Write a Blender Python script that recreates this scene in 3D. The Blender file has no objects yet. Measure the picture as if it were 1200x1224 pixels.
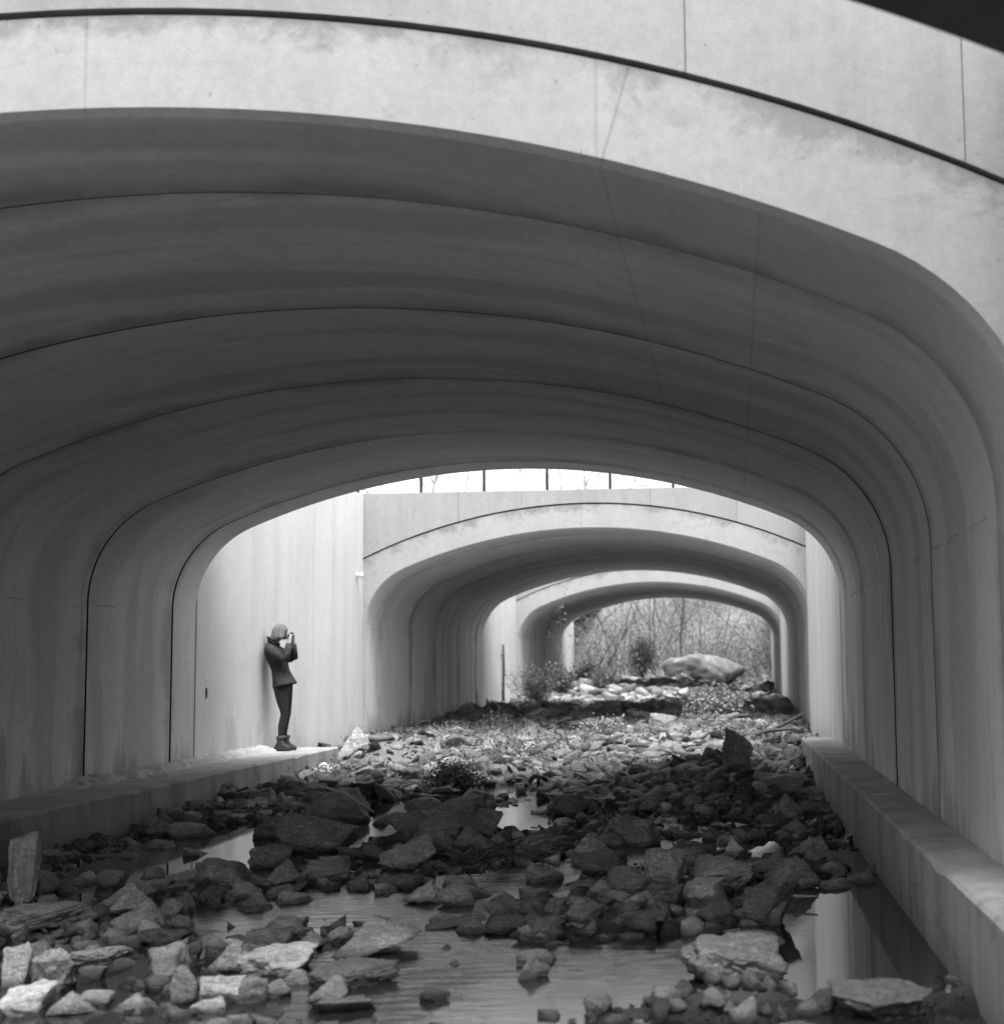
import bpy, bmesh, math, random
import numpy as np
from mathutils import Vector, Matrix

scene = bpy.context.scene
COL = scene.collection
PI = math.pi

# ------------------------------------------------------------------ camera
cam_data = bpy.data.cameras.new("camera")
cam = bpy.data.objects.new("camera", cam_data)
COL.objects.link(cam)
scene.camera = cam
_pitch, _roll = math.atan(179.2 / 1750.0), 0.020
_y = Vector((0.0, -179.2 / 1750.0, 1.0)).normalized()          # world Y seen from the camera (right, up, forward)
_up = Vector((-math.sin(_roll), math.cos(_roll), 0.0))
_up = (_up - _y * _up.dot(_y)).normalized()
_x = _up.cross(_y)
if _x[0] < 0: _x = -_x
_right = Vector((_x[0], _y[0], _up[0])); _cup = Vector((_x[1], _y[1], _up[1])); _fwd = Vector((_x[2], _y[2], _up[2]))
CAMZ = 1.47
cam.matrix_world = Matrix(((_right[0], _cup[0], -_fwd[0], 0), (_right[1], _cup[1], -_fwd[1], 0), (_right[2], _cup[2], -_fwd[2], CAMZ), (0, 0, 0, 1)))
cam_data.sensor_fit = 'HORIZONTAL'
cam_data.sensor_width = 36.0
cam_data.lens = 36.0 * 1750.0 / 1200.0
cam_data.shift_x = -278.6 / 1200.0
cam_data.clip_start = 0.05
cam_data.clip_end = 3000.0
cam_data.dof.use_dof = True
cam_data.dof.focus_distance = 12.5
cam_data.dof.aperture_fstop = 2.3

# ------------------------------------------------------------------ sky, sun, exposure (black and white film: neutral light)
SUN_TO = Vector((0.10, -0.36, 1.0)).normalized()
world = bpy.data.worlds.new("World")
scene.world = world
world.use_nodes = True
wn = world.node_tree.nodes; wl = world.node_tree.links
wn.clear()
sky = wn.new("ShaderNodeTexSky")
sky.sky_type = 'NISHITA'
sky.sun_disc = False
sky.sun_elevation = math.asin(SUN_TO.z)
sky.sun_rotation = math.atan2(SUN_TO.x, SUN_TO.y)
sky.air_density = 1.0; sky.dust_density = 4.0; sky.ozone_density = 1.0
bw = wn.new("ShaderNodeRGBToBW")
bg = wn.new("ShaderNodeBackground"); bg.inputs[1].default_value = 0.15
wo = wn.new("ShaderNodeOutputWorld")
wl.new(sky.outputs[0], bw.inputs[0]); wl.new(bw.outputs[0], bg.inputs[0]); wl.new(bg.outputs[0], wo.inputs[0])

sun_data = bpy.data.lights.new("sun", 'SUN')
sun_data.energy = 0.9
sun_data.angle = math.radians(24)
sun_data.color = (1, 1, 1)
sun = bpy.data.objects.new("sun", sun_data); COL.objects.link(sun)
sun.rotation_euler = SUN_TO.to_track_quat('Z', 'Y').to_euler()
sun.location = (0, 0, 30)

scene.view_settings.view_transform = 'Standard'
scene.view_settings.look = 'None'
scene.view_settings.exposure = 2.05
scene.view_settings.gamma = 1.0
scene.view_settings.use_curve_mapping = False
scene.cycles.use_adaptive_sampling = True
scene.cycles.adaptive_threshold = 0.02
scene.cycles.max_bounces = 9
scene.cycles.diffuse_bounces = 7

# ------------------------------------------------------------------ helpers
rng = np.random.RandomState(11)
random.seed(5)

def mesh_obj(name, verts, faces, mat, parent=None, smooth=False, loc=None):
    me = bpy.data.meshes.new(name)
    me.from_pydata([tuple(v) for v in verts], [], [tuple(f) for f in faces])
    me.update()
    if smooth: me.polygons.foreach_set("use_smooth", [True] * len(me.polygons))
    if mat: me.materials.append(mat)
    o = bpy.data.objects.new(name, me); COL.objects.link(o)
    if parent: o.parent = parent
    if loc is not None: o.location = loc
    return o

def empty(name, loc=(0, 0, 0)):
    o = bpy.data.objects.new(name, None); COL.objects.link(o); o.location = loc
    o.empty_display_size = 0.2
    return o

def tag(o, label=None, cat=None, group=None, kind=None):
    if label: o["label"] = label
    if cat: o["category"] = cat
    if group: o["group"] = group
    if kind: o["kind"] = kind
    return o

class MB:
    """collects vertices and faces"""
    def __init__(s): s.v = []; s.f = []; s.sm = []; s.mi = []; s.cur = 0
    def add(s, vs, fs, smooth=False):
        n = len(s.v); s.v.extend(vs); s.f.extend([tuple(i + n for i in f) for f in fs]); s.sm.extend([smooth] * len(fs)); s.mi.extend([s.cur] * len(fs))
    def grid(s, rows, smooth=True, flip=False):
        """rows: list of equal-length lists of points"""
        m = len(rows[0]); vs = [p for r in rows for p in r]; fs = []
        for i in range(len(rows) - 1):
            for j in range(m - 1):
                q = (i * m + j, i * m + j + 1, (i + 1) * m + j + 1, (i + 1) * m + j)
                fs.append(q[::-1] if flip else q)
        s.add(vs, fs, smooth)
    def box(s, x0, x1, y0, y1, z0, z1, b=0.0):
        if b <= 0:
            vs = [(x, y, z) for x in (x0, x1) for y in (y0, y1) for z in (z0, z1)]
            s.add(vs, [(0, 1, 3, 2), (4, 6, 7, 5), (0, 4, 5, 1), (2, 3, 7, 6), (0, 2, 6, 4), (1, 5, 7, 3)])
            return
        bm = bmesh.new(); bmesh.ops.create_cube(bm, size=1.0)
        for v in bm.verts: v.co = Vector(((x0 + x1) / 2 + v.co.x * (x1 - x0), (y0 + y1) / 2 + v.co.y * (y1 - y0), (z0 + z1) / 2 + v.co.z * (z1 - z0)))
        bmesh.ops.bevel(bm, geom=bm.edges[:], offset=b, segments=2, affect='EDGES')
        bm.verts.index_update()
        s.add([tuple(v.co) for v in bm.verts], [tuple(v.index for v in f.verts) for f in bm.faces]); bm.free()
    def tube(s, pts, radii, n=5, cap=True, smooth=True):
        pts = [Vector(p) for p in pts]; rings = []
        prev = None
        for i, p in enumerate(pts):
            d = (pts[min(i + 1, len(pts) - 1)] - pts[max(i - 1, 0)])
            d = d.normalized() if d.length > 1e-9 else Vector((0, 0, 1))
            if prev is None:
                a = d.cross(Vector((0, 0, 1)))
                if a.length < 1e-3: a = d.cross(Vector((1, 0, 0)))
            else:
                a = prev - d * prev.dot(d)
            a.normalize(); prev = a; b = d.cross(a)
            rings.append([tuple(p + (a * math.cos(t) + b * math.sin(t)) * radii[i]) for t in [2 * PI * k / n for k in range(n)]])
        vs = [p for r in rings for p in r]; fs = []
        for i in range(len(rings) - 1):
            for k in range(n): fs.append((i * n + k, i * n + (k + 1) % n, (i + 1) * n + (k + 1) % n, (i + 1) * n + k))
        if cap:
            fs.append(tuple(range(n))[::-1]); fs.append(tuple((len(rings) - 1) * n + k for k in range(n)))
        s.add(vs, fs, smooth)
    def loft(s, rings, cap=True, smooth=True):
        n = len(rings[0]); vs = [p for r in rings for p in r]; fs = []
        for i in range(len(rings) - 1):
            for k in range(n): fs.append((i * n + k, i * n + (k + 1) % n, (i + 1) * n + (k + 1) % n, (i + 1) * n + k))
        if cap:
            fs.append(tuple(range(n))[::-1]); fs.append(tuple((len(rings) - 1) * n + k for k in range(n)))
        s.add(vs, fs, smooth)
    def build(s, name, mat, parent=None, loc=None):
        me = bpy.data.meshes.new(name); me.from_pydata(s.v, [], s.f); me.update()
        me.polygons.foreach_set("use_smooth", s.sm)
        if mat: me.materials.append(mat)
        o = bpy.data.objects.new(name, me); COL.objects.link(o)
        if parent: o.parent = parent
        if loc is not None: o.location = loc
        return o

def np_mesh(name, V, T, mat, tone=None, parent=None):
    """big triangle meshes straight from numpy; tone: per-vertex grey attribute"""
    me = bpy.data.meshes.new(name)
    me.vertices.add(len(V)); me.vertices.foreach_set("co", np.asarray(V, np.float32).ravel())
    T = np.asarray(T, np.int32)
    me.loops.add(T.size); me.loops.foreach_set("vertex_index", T.ravel())
    me.polygons.add(len(T)); me.polygons.foreach_set("loop_start", np.arange(0, T.size, T.shape[1], dtype=np.int32))
    if tone is not None:
        a = me.attributes.new("tone", 'FLOAT', 'POINT'); a.data.foreach_set("value", np.asarray(tone, np.float32))
    me.update(calc_edges=True); me.validate()
    if mat: me.materials.append(mat)
    o = bpy.data.objects.new(name, me); COL.objects.link(o)
    if parent: o.parent = parent
    return o

# ------------------------------------------------------------------ materials
class G:
    """small node-graph helper; every value is a socket or a float"""
    def __init__(s, name):
        s.m = bpy.data.materials.new(name); s.m.use_nodes = True; s.t = s.m.node_tree; s.t.nodes.clear()
        s.out = s.t.nodes.new("ShaderNodeOutputMaterial"); s.bs = s.t.nodes.new("ShaderNodeBsdfPrincipled")
        s.t.links.new(s.bs.outputs[0], s.out.inputs[0])
    def put(s, sock, v):
        if isinstance(v, (int, float)):
            if sock.type in ('RGBA',): sock.default_value = (v, v, v, 1)
            elif sock.type == 'VECTOR': sock.default_value = (v, v, v)
            else: sock.default_value = v
        elif isinstance(v, tuple): sock.default_value = v
        else: s.t.links.new(v, sock)
    def math(s, op, a, b=0.0, c=None, clamp=False):
        n = s.t.nodes.new("ShaderNodeMath"); n.operation = op; n.use_clamp = clamp
        s.put(n.inputs[0], a); s.put(n.inputs[1], b)
        if c is not None: s.put(n.inputs[2], c)
        return n.outputs[0]
    def mul(s, a, b): return s.math('MULTIPLY', a, b)
    def add(s, a, b): return s.math('ADD', a, b)
    def obj(s): return s.t.nodes.new("ShaderNodeTexCoord").outputs['Object']
    def pos(s): return s.t.nodes.new("ShaderNodeNewGeometry").outputs['Position']
    def vmul(s, v, k):
        n = s.t.nodes.new("ShaderNodeVectorMath"); n.operation = 'MULTIPLY'; s.put(n.inputs[0], v); n.inputs[1].default_value = k; return n.outputs[0]
    def vadd(s, v, w):
        n = s.t.nodes.new("ShaderNodeVectorMath"); n.operation = 'ADD'; s.put(n.inputs[0], v); s.put(n.inputs[1], w); return n.outputs[0]
    def xyz(s, v):
        n = s.t.nodes.new("ShaderNodeSeparateXYZ"); s.put(n.inputs[0], v); return n.outputs
    def noise(s, v, scale, detail=4.0, rough=0.55, dist=0.0):
        n = s.t.nodes.new("ShaderNodeTexNoise"); s.put(n.inputs['Vector'], v); n.inputs['Scale'].default_value = scale
        n.inputs['Detail'].default_value = detail; n.inputs['Roughness'].default_value = rough; n.inputs['Distortion'].default_value = dist
        return n.outputs[0]
    def voronoi(s, v, scale, feature='F1'):
        n = s.t.nodes.new("ShaderNodeTexVoronoi"); n.feature = feature; s.put(n.inputs['Vector'], v); n.inputs['Scale'].default_value = scale
        return n.outputs['Distance']
    def ramp(s, v, lo, hi, a=0.0, b=1.0):
        n = s.t.nodes.new("ShaderNodeMapRange"); n.interpolation_type = 'SMOOTHSTEP'
        s.put(n.inputs[0], v); s.put(n.inputs[1], lo); s.put(n.inputs[2], hi); s.put(n.inputs[3], a); s.put(n.inputs[4], b)
        return n.outputs[0]
    def attr(s, name):
        n = s.t.nodes.new("ShaderNodeAttribute"); n.attribute_name = name; return n.outputs['Fac']
    def rand(s): return s.t.nodes.new("ShaderNodeObjectInfo").outputs['Random']
    def ocolor(s):
        n = s.t.nodes.new("ShaderNodeObjectInfo"); b = s.t.nodes.new("ShaderNodeRGBToBW"); s.t.links.new(n.outputs['Color'], b.inputs[0]); return b.outputs[0]
    def bump(s, h, strength=0.4, dist=0.01):
        n = s.t.nodes.new("ShaderNodeBump"); n.inputs['Strength'].default_value = strength; n.inputs['Distance'].default_value = dist
        s.put(n.inputs['Height'], h); s.t.links.new(n.outputs[0], s.bs.inputs['Normal'])
    def finish(s, col, rough=0.85, spec=0.3):
        s.put(s.bs.inputs['Base Color'], col); s.put(s.bs.inputs['Roughness'], rough); s.put(s.bs.inputs['Specular IOR Level'], spec)
        return s.m

def concrete(name, base, bands=0.0, damp_shade=0.0, seams=(), streak=0.25, blotch=0.0, mott=0.22, ring=False, joints=(), dz0=.42, dlim=.7):
    g = G(name); P = g.obj(); x, y, z = g.xyz(P)
    r = g.mul(g.rand(), 37.0)
    c = g.t.nodes.new("ShaderNodeCombineXYZ"); g.put(c.inputs[0], r); g.put(c.inputs[1], r); g.put(c.inputs[2], r)
    Q = g.vadd(P, c.outputs[0])
    big = g.noise(Q, 0.7, 5, .62)
    v = g.add(1.0 - mott * .5, g.mul(big, mott))
    if streak:
        st = g.noise(g.vmul(Q, (2.6, 2.6, 0.22)), 1.0, 4, .65)                   # run-off streaks
        v = g.mul(v, g.ramp(st, .38, .75, 1.0, 1.0 - streak))
    fine = g.noise(Q, 18.0, 3, .7)
    v = g.mul(v, g.add(.82, g.mul(fine, .36)))
    v = g.mul(v, g.add(.76, g.mul(g.noise(P, 95.0, 2, .8), .48)))              # sandy grain of the cast face
    v = g.mul(v, g.ramp(g.noise(Q, 2.7, 6, .75, .7), .60, .78, 1.0, 1.16))       # pale lime bloom
    if bands:
        cc = g.t.nodes.new("ShaderNodeCombineXYZ"); g.put(cc.inputs[1], g.add(y, g.mul(big, .5))); g.put(cc.inputs[0], g.mul(x, .10)); g.put(cc.inputs[2], g.mul(z, .10))
        bn = g.noise(g.vadd(cc.outputs[0], c.outputs[0]), 1.5, 2, .5)
        v = g.mul(v, g.ramp(bn, .50, .60, 1.0, 1.0 - bands))
        v = g.mul(v, g.ramp(g.math('ABSOLUTE', g.math('SUBTRACT', bn, .44)), .004, .02, 1.0 - bands * .5, 1.0))
    if joints:                                                  # seepage stains hugging the joints between the precast lengths
        wj = g.ramp(g.noise(g.vmul(Q, (.9, .35, .9)), 1.0, 4, .65), .36, .70, .0, .26)
        dj = None
        for j in joints:
            d = g.math('ABSOLUTE', g.math('SUBTRACT', y, j - .05)); dj = d if dj is None else g.math('MINIMUM', dj, d)
        v = g.mul(v, g.ramp(g.math('SUBTRACT', dj, wj), -.18, .12, .64, 1.0))
    if damp_shade:
        dn = g.noise(g.vmul(Q, (1.3, 1.3, .3)), 1.0, 4, .7)
        lim = g.ramp(dn, .42, .78, .0, dlim)
        edge = g.math('SUBTRACT', g.math('SUBTRACT', z, dz0), lim)
        v = g.mul(v, g.ramp(edge, -.28, .14, 1.0 - damp_shade, 1.0))
    v = g.mul(v, g.ramp(g.noise(Q, 30.0, 2, .5), .70, .76, 1.0, .72))          # air holes
    if bands:
        lz = g.math('ABSOLUTE', g.math('SUBTRACT', z, g.add(2.10, g.mul(big, .12))))
        v = g.mul(v, g.ramp(g.add(lz, g.ramp(st, .40, .60, 0.0, .03)), .003, .014, .66, 1.0))
    for sx in seams:
        d = g.math('ABSOLUTE', g.math('SUBTRACT', g.add(x, g.mul(big, .02)), sx + .01))
        v = g.mul(v, g.ramp(d, .003, .010, .84, 1.0))
    if ring:
        ez = g.math('SUBTRACT', g.math('SUBTRACT', 4.26, g.math('DIVIDE', g.mul(x, x), 17.6)), z)      # distance below the ring's top edge
        dn = g.noise(Q, 2.2, 7, .74, .5)
        v = g.mul(v, g.ramp(g.math('SUBTRACT', g.mul(g.ramp(g.add(g.mul(dn, .8), g.mul(g.noise(Q, 11.0, 4, .75), .2)), .38, .70), .28), ez), -.05, .15, 1.0, .66))
        ck = g.math('ABSOLUTE', g.math('SUBTRACT', x, g.add(2.055, g.mul(g.math('SUBTRACT', z, 3.56), .29))))
        v = g.mul(v, g.ramp(ck, .002, .007, .70, 1.0))
    if blotch:
        b = g.noise(g.vmul(Q, (1.0, 1.0, 1.6)), 1.6, 7, .74, .6)
        v = g.mul(v, g.ramp(b, .55, .66, 1.0, 1.0 - blotch))
    h = g.add(g.mul(fine, .5), g.mul(g.noise(Q, 4.0, 2), .8))
    g.bump(h, .35, .007)
    return g.finish(g.mul(v, base), .9, .25)

CONC_IN = concrete("concrete_arch", .66, bands=.18, damp_shade=.40, seams=(2.05, 2.72, -2.05, -2.72), streak=.10, mott=.34, joints=(1.07, 3.45, 5.86, 8.55, 10.78))
CONC_FACE = concrete("concrete_face", .335, streak=.08, blotch=.12, seams=(-.12, 2.04), mott=.3, ring=True)
CONC_HEAD = concrete("concrete_headwall", .29, streak=.18, blotch=.08)
CONC_WING = concrete("concrete_wing", .66, damp_shade=.20, streak=.13, blotch=.05)
CONC_LEDGE = concrete("concrete_ledge", .34, damp_shade=.5, dz0=.12, dlim=.30, streak=.35, blotch=.30, mott=.4)  # darkening low on the ledge fronts paints their shade below the lit tops
CONC_SHADED = concrete("concrete_shaded", .07, streak=.3, blotch=.3)  # near-black base puts the shade under the nearest lip into the colour
CONC_ROUGH = concrete("mortar", .42, streak=.1, blotch=.3, mott=.5)

def rock_mat(name, from_attr=False):
    g = G(name); P = g.obj(); r = g.mul(g.rand(), 53.0)
    c = g.t.nodes.new("ShaderNodeCombineXYZ"); g.put(c.inputs[0], r); g.put(c.inputs[1], r)
    W = g.pos() if from_attr else g.vadd(P, c.outputs[0])
    base = g.attr("tone") if from_attr else g.ocolor()
    n1 = g.noise(W, 14.0 if from_attr else 1.9, 6, .7, .4); n2 = g.noise(W, 60.0 if from_attr else 8.0, 4, .75)
    strata = g.noise(g.vmul(W, (10.0, 20.0, 90.0) if from_attr else (1.5, 2.5, 11.0)), 1.0, 3, .6, .5)
    v = g.mul(base, g.add(.2, g.mul(n1, 1.6)))
    v = g.mul(v, g.add(.4, g.mul(n2, 1.2)))
    v = g.mul(v, g.add(.6, g.mul(strata, .8)))
    vein = g.math('ABSOLUTE', g.math('SUBTRACT', g.noise(W, 9.0 if from_attr else 1.2, 3, .6, 1.2), .5))
    v = g.mul(v, g.ramp(vein, .0, .02, 1.6, 1.0))
    z = g.xyz(g.pos())[2]
    wet = g.ramp(g.add(z, g.mul(g.noise(W, 14.0, 3), .05)), .03, .085, 1.0, 0.0)
    v = g.mul(v, g.ramp(wet, 0.0, 1.0, 1.0, .42))
    g.bump(g.add(g.add(g.mul(n1, 1.0), g.mul(n2, .6)), g.mul(strata, .6)), 1.0, .03)
    return g.finish(v, g.ramp(wet, 0, 1, .92, .28), .35)
ROCK = rock_mat("rock"); RUBBLE = rock_mat("rubble", True)

def simple(name, base, rough=.85, scale=20.0, var=.4, bump=.3, dist=.005, spec=.3):
    g = G(name); P = g.obj(); n = g.noise(P, scale, 5, .6)
    g.bump(n, bump, dist)
    return g.finish(g.mul(g.add(1 - var / 2, g.mul(n, var)), base), rough, spec)

def attr_mat(name, rough=.8):
    g = G(name); n = g.noise(g.pos(), 9.0, 3, .6)
    return g.finish(g.mul(g.attr("tone"), g.add(.75, g.mul(n, .5))), rough, .2)

def bed_mat():
    g = G("creek_bed"); W = g.pos(); z = g.xyz(W)[2]
    n = g.noise(W, 3.0, 5, .7); n2 = g.noise(W, 30.0, 4, .75)
    y = g.xyz(W)[1]
    v = g.ramp(y, 15.0, 24.0, .05, .22)                                       # silt darkened under the first arch to paint shaded gaps, pale shale silt beyond
    v = g.mul(v, g.add(.4, g.mul(n, 1.2))); v = g.mul(v, g.add(.5, n2))
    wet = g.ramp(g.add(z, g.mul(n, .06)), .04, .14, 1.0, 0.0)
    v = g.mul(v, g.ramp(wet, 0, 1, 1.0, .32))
    g.bump(g.add(n, g.mul(n2, .7)), 1.0, .05)
    return g.finish(v, g.ramp(wet, 0, 1, .95, .35), .3)

def water_mat():
    g = G("water"); W = g.pos()
    amp = g.ramp(g.noise(g.vmul(W, (.7, .35, 1)), 1.0, 2), .44, .66, .1, 1.0)
    wx = g.xyz(W)[0]
    amp = g.mul(amp, g.mul(g.ramp(wx, .1, -.35, .04, 1.0), g.ramp(wx, -3.7, -3.2, .03, 1.0)))      # still pools along the walls, moving water midstream
    rp = g.noise(g.vmul(W, (4.0, 11.0, 1.0)), 1.0, 5, .7, 1.2)
    rp2 = g.noise(g.vmul(W, (1.6, 3.0, 1.0)), 1.0, 3)
    g.bump(g.add(g.mul(g.mul(rp, amp), 1.0), g.mul(rp2, .04)), .26, .030)
    scum = g.ramp(g.noise(g.vmul(W, (2.0, 7.0, 1.0)), 2.0, 6, .75, .6), .66, .70, 0.0, 1.0)
    return g.finish(g.add(.012, g.mul(scum, .05)), g.add(.035, g.mul(scum, .35)), .5)

BED = bed_mat(); WATER = water_mat()
MASTIC = simple("joint_mastic", .02, .9, 20, .3)
SOIL = simple("soil", .16, .95, 3.0, .8, .8, .05)
ASPHALT = simple("asphalt", .06, .9, 30.0, .5)
METAL = simple("dark_metal", .05, .5, 30.0, .3)
FOLIAGE = attr_mat("foliage"); TWIG = attr_mat("twigs", .9)
BARK = simple("bark", .10, .95, 25.0, .7, .8, .01)
WOOD = simple("dead_wood", .09, .85, 30.0, .8, .8, .008)

# ------------------------------------------------------------------ arch profile (metres, local x from the tunnel's centre line)
CX0, HALF, CROWN, RTOP, RC = -2.58, 3.85, 3.823, 8.195, 1.075
XL, XR = CX0 - HALF, CX0 + HALF
BASE = -0.35
_cz = CROWN - RTOP; _ccx = HALF - RC; _ccz = _cz + math.sqrt((RTOP - RC) ** 2 - _ccx ** 2)
_th = math.atan2(_ccz - _cz, _ccx)
def profile(off=0.0):
    pts = []
    for z in np.linspace(BASE, _ccz, 6)[:-1]: pts.append((HALF + off, z))
    for a in np.linspace(0, _th, 15)[:-1]: pts.append((_ccx + (RC + off) * math.cos(a), _ccz + (RC + off) * math.sin(a)))
    for a in np.linspace(_th, PI / 2, 24): pts.append(((RTOP + off) * math.cos(a), _cz + (RTOP + off) * math.sin(a)))
    right = pts
    left = [(-x, z) for x, z in right[:-1]][::-1]
    return right + left                                       # right foot -> crown -> left foot
OC, OR_ = 4.26, 9.0                                            # top edge of the ring seen on the face
def ring_top(x): return OC - (OR_ - math.sqrt(max(OR_ ** 2 - x * x, 0)))
XO = HALF + .32
def outer_ring():
    pts = []; n = len(profile()); right = (n + 1) // 2
    for i, (x, z) in enumerate(profile()):
        j = i if i < right else n - 1 - i; sg = 1 if i < right else -1
        if j < 5: p = (XO, BASE + (2.75 - BASE) * j / 5)
        elif j < 12: p = (XO, 2.75 + (ring_top(XO) - 2.75) * (j - 5) / 7)
        else:
            xe = abs(profile_top_x(j)); p = (xe, ring_top(xe))
        pts.append((sg * p[0], p[1]))
    return pts
def profile_top_x(j):
    x19 = RTOP * math.cos(_th)
    if j <= 19: return XO + (x19 - XO) * (j - 12 + .0) / 7.0 if j > 12 else XO - .001
    return RTOP * math.cos(_th + (PI / 2 - _th) * (j - 19) / 23.0)

def arch_piece(y0, y1, face0, face1, s0, s1, dx=0.0, dz=0.0):
    """one precast length of arch; face0/face1: the end carries the thick ring of a portal face; s0/s1: half width of the open joint slot"""
    inn = profile(); out = outer_ring() if (face0 or face1) else profile(.30)
    mb = MB(); P = lambda pts, y: [(x + dx, y, z + dz) for x, z in pts]
    ya = y0 + (.032 if face0 else s0 + .0015); yb = y1 - (.032 if face1 else s1 + .0015)
    mb.grid([P(inn, y) for y in np.linspace(ya, yb, 3)], True, True)
    for (face, yi, ye, sl, fl) in ((face0, ya, y0, s0, True), (face1, yb, y1, s1, False)):
        if face:
            c = profile(.032)
            mb.grid([P(c, ye), P(inn, yi)] if fl else [P(inn, yi), P(c, ye)], False, True)
            mb.grid([P(c, ye), P(out, ye)], False, not fl)
        else:
            c = profile(.0015); d = profile(.05); sg = 1 if fl else -1
            mb.grid([P(c, ye + sg * sl), P(inn, yi)] if fl else [P(inn, yi), P(c, ye + sg * sl)], False, True)
            mb.cur = 1
            mb.grid([P(c, ye + sg * sl), P(d, ye + sg * sl)], False, not fl)
            mb.grid([P(d, ye + sg * sl), P(d, ye)], False, not fl)
            mb.cur = 0
            mb.grid([P(d, ye), P(out, ye)], False, not fl)
    mb.grid([P(out, y0), P(out, y1)], False, False)
    return mb

def headwall_panel(x0, x1, y0, y1, ztop, gap=.028):
    xs = np.linspace(x0, x1, max(3, int((x1 - x0) / .18)))
    mb = MB(); lo = [ring_top(x) + gap for x in xs]
    b = .012
    f_lo = [(x, y0, z) for x, z in zip(xs, lo)]; f_hi = [(x, y0, ztop) for x in xs]
    b_lo = [(x, y1, z) for x, z in zip(xs, lo)]; b_hi = [(x, y1, ztop) for x in xs]
    mb.grid([f_lo, f_hi], False, False); mb.grid([b_lo, b_hi], False, True)
    mb.grid([f_lo, b_lo], False, True); mb.grid([f_hi, b_hi], False, False)
    for e, fl in ((0, True), (-1, False)):
        q = [f_lo[e], f_hi[e], b_hi[e], b_lo[e]]; mb.add(q if fl else q[::-1], [(0, 1, 2, 3)])
    return mb

SLOTS = [.012, .019, .018, .019, .020]
def tunnel(name, label, ya, yb, joints, ztop, xoff, splits_a, splits_b, seed, CONC_IN=CONC_IN, CONC_FACE=CONC_FACE, CONC_HEAD=CONC_HEAD):
    t = empty(name, (CX0 + xoff, ya, 0)); tag(t, label, "arch bridge")
    r = random.Random(seed)
    ys = [ya] + joints + [yb]
    hw = [0] + [SLOTS[k % len(SLOTS)] * (1 if ya < 10 else .6) for k in range(len(joints))] + [0]
    for i in range(len(ys) - 1):
        f0, f1 = i == 0, i == len(ys) - 2
        m = arch_piece(ys[i] - ya + (0 if f0 else .001), ys[i + 1] - ya - (0 if f1 else .001), f0, f1, hw[i], hw[i + 1],
                       0 if (f0 or f1) else r.uniform(-.004, .004), 0 if f0 else .003 * i)
        o = m.build("arch_segment", CONC_FACE if (f0 or f1) else CONC_IN, t)
        o.data.materials.append(MASTIC); o.data.polygons.foreach_set("material_index", m.mi)
        if f0 or f1:                                           # soffit of the portal pieces has the same concrete as the rest
            o.data.materials.append(CONC_IN)
            nin = 2 * (len(profile()) - 1)
            for k in range(nin): o.data.polygons[k].material_index = 2
    L = yb - ya
    for (y0, y1, sp) in ((-.012, .25, splits_a), (L - .25, L + .012, splits_b)):
        e = [-HALF - .3] + sp + [HALF + .3]
        for k in range(len(e) - 1):
            headwall_panel(e[k] + .0022, e[k + 1] - .0022, y0, y1, ztop).build("headwall_panel", CONC_HEAD, t)
    return t

T0 = tunnel("arch_bridge", "nearest concrete arch, only its dark lip showing in the top corner", 3.1, 4.06, [3.5], 4.31, .2, [-1.2, 1.2], [-1.2, 1.2], 1, CONC_SHADED, CONC_SHADED, CONC_SHADED)
T1 = tunnel("arch_bridge", "broad concrete arch bridge in front, its bright face spanning the top of the picture", 5.98, 17.55, [7.02, 9.40, 11.80, 14.60, 16.80], 4.62, 0, [-2.6, 2.42, 3.59], [-2.0, .6, 2.9], 2)
T2 = tunnel("arch_bridge", "second concrete arch bridge, behind the gap where the person stands, with railing on top", 25.40, 37.30, [26.5, 28.9, 31.3, 33.7, 36.1], 4.52, .06, [-2.25, -1.15, 1.1, 2.6], [-1.2, 1.2], 3)
T3 = tunnel("arch_bridge", "farthest concrete arch bridge framing the brushy hillside", 42.85, 53.40, [44.0, 46.4, 48.8, 51.2], 4.52, .14, [-1.3, 1.4], [-1.2, 1.2], 4)

# ------------------------------------------------------------------ walls of the open gaps between the arches
def wing_wall(label, x_in, side, spans, ztop, holes=()):
    """spans: list of (y0, y1) panels; side -1 left wall (body on -x), +1 right wall"""
    t = empty("retaining_wall", (x_in, spans[0][0], 0)); tag(t, label, "wall")
    for (y0, y1) in spans:
        m = MB(); a, b = (-.34, 0) if side < 0 else (0, .34)
        m.box(a, b, y0 - spans[0][0] + (.013 if y0 > spans[0][0] else .002), y1 - spans[0][0] - (.013 if y1 < spans[-1][1] else .002), BASE, ztop, .003)
        m.build("wall_panel", CONC_WING, t)
        if y0 > spans[0][0]:
            m = MB(); m.box(*((-.3, -.014) if side < 0 else (.014, .3)), y0 - spans[0][0] - .012, y0 - spans[0][0] + .012, BASE, ztop - .02); m.build("joint_strip", MASTIC, t)
    for (y, z, hy, hz) in holes:                                # weep holes: short dark pipe stubs
        m = MB(); n = 14
        ring = lambda k, d: [(d, y - spans[0][0] + hy * k * math.cos(2 * PI * i / n), z + hz * k * math.sin(2 * PI * i / n)) for i in range(n)]
        m.loft([ring(1.25, -.01), ring(1.25, .008), ring(1.0, .008), ring(.95, .0015)], True, False)
        m.build("weep_hole", METAL, t)
    return t
wing_wall("short wall left of the near gap before the front arch", XL, -1, [(4.0, 5.98)], 4.45)
wing_wall("short wall right of the near gap before the front arch", XR, 1, [(4.0, 5.98)], 4.45)
wing_wall("channel wall left of the camera before the near lip", XL, -1, [(-9.0, -3.0), (-3.0, 3.1)], 2.2)
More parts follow.
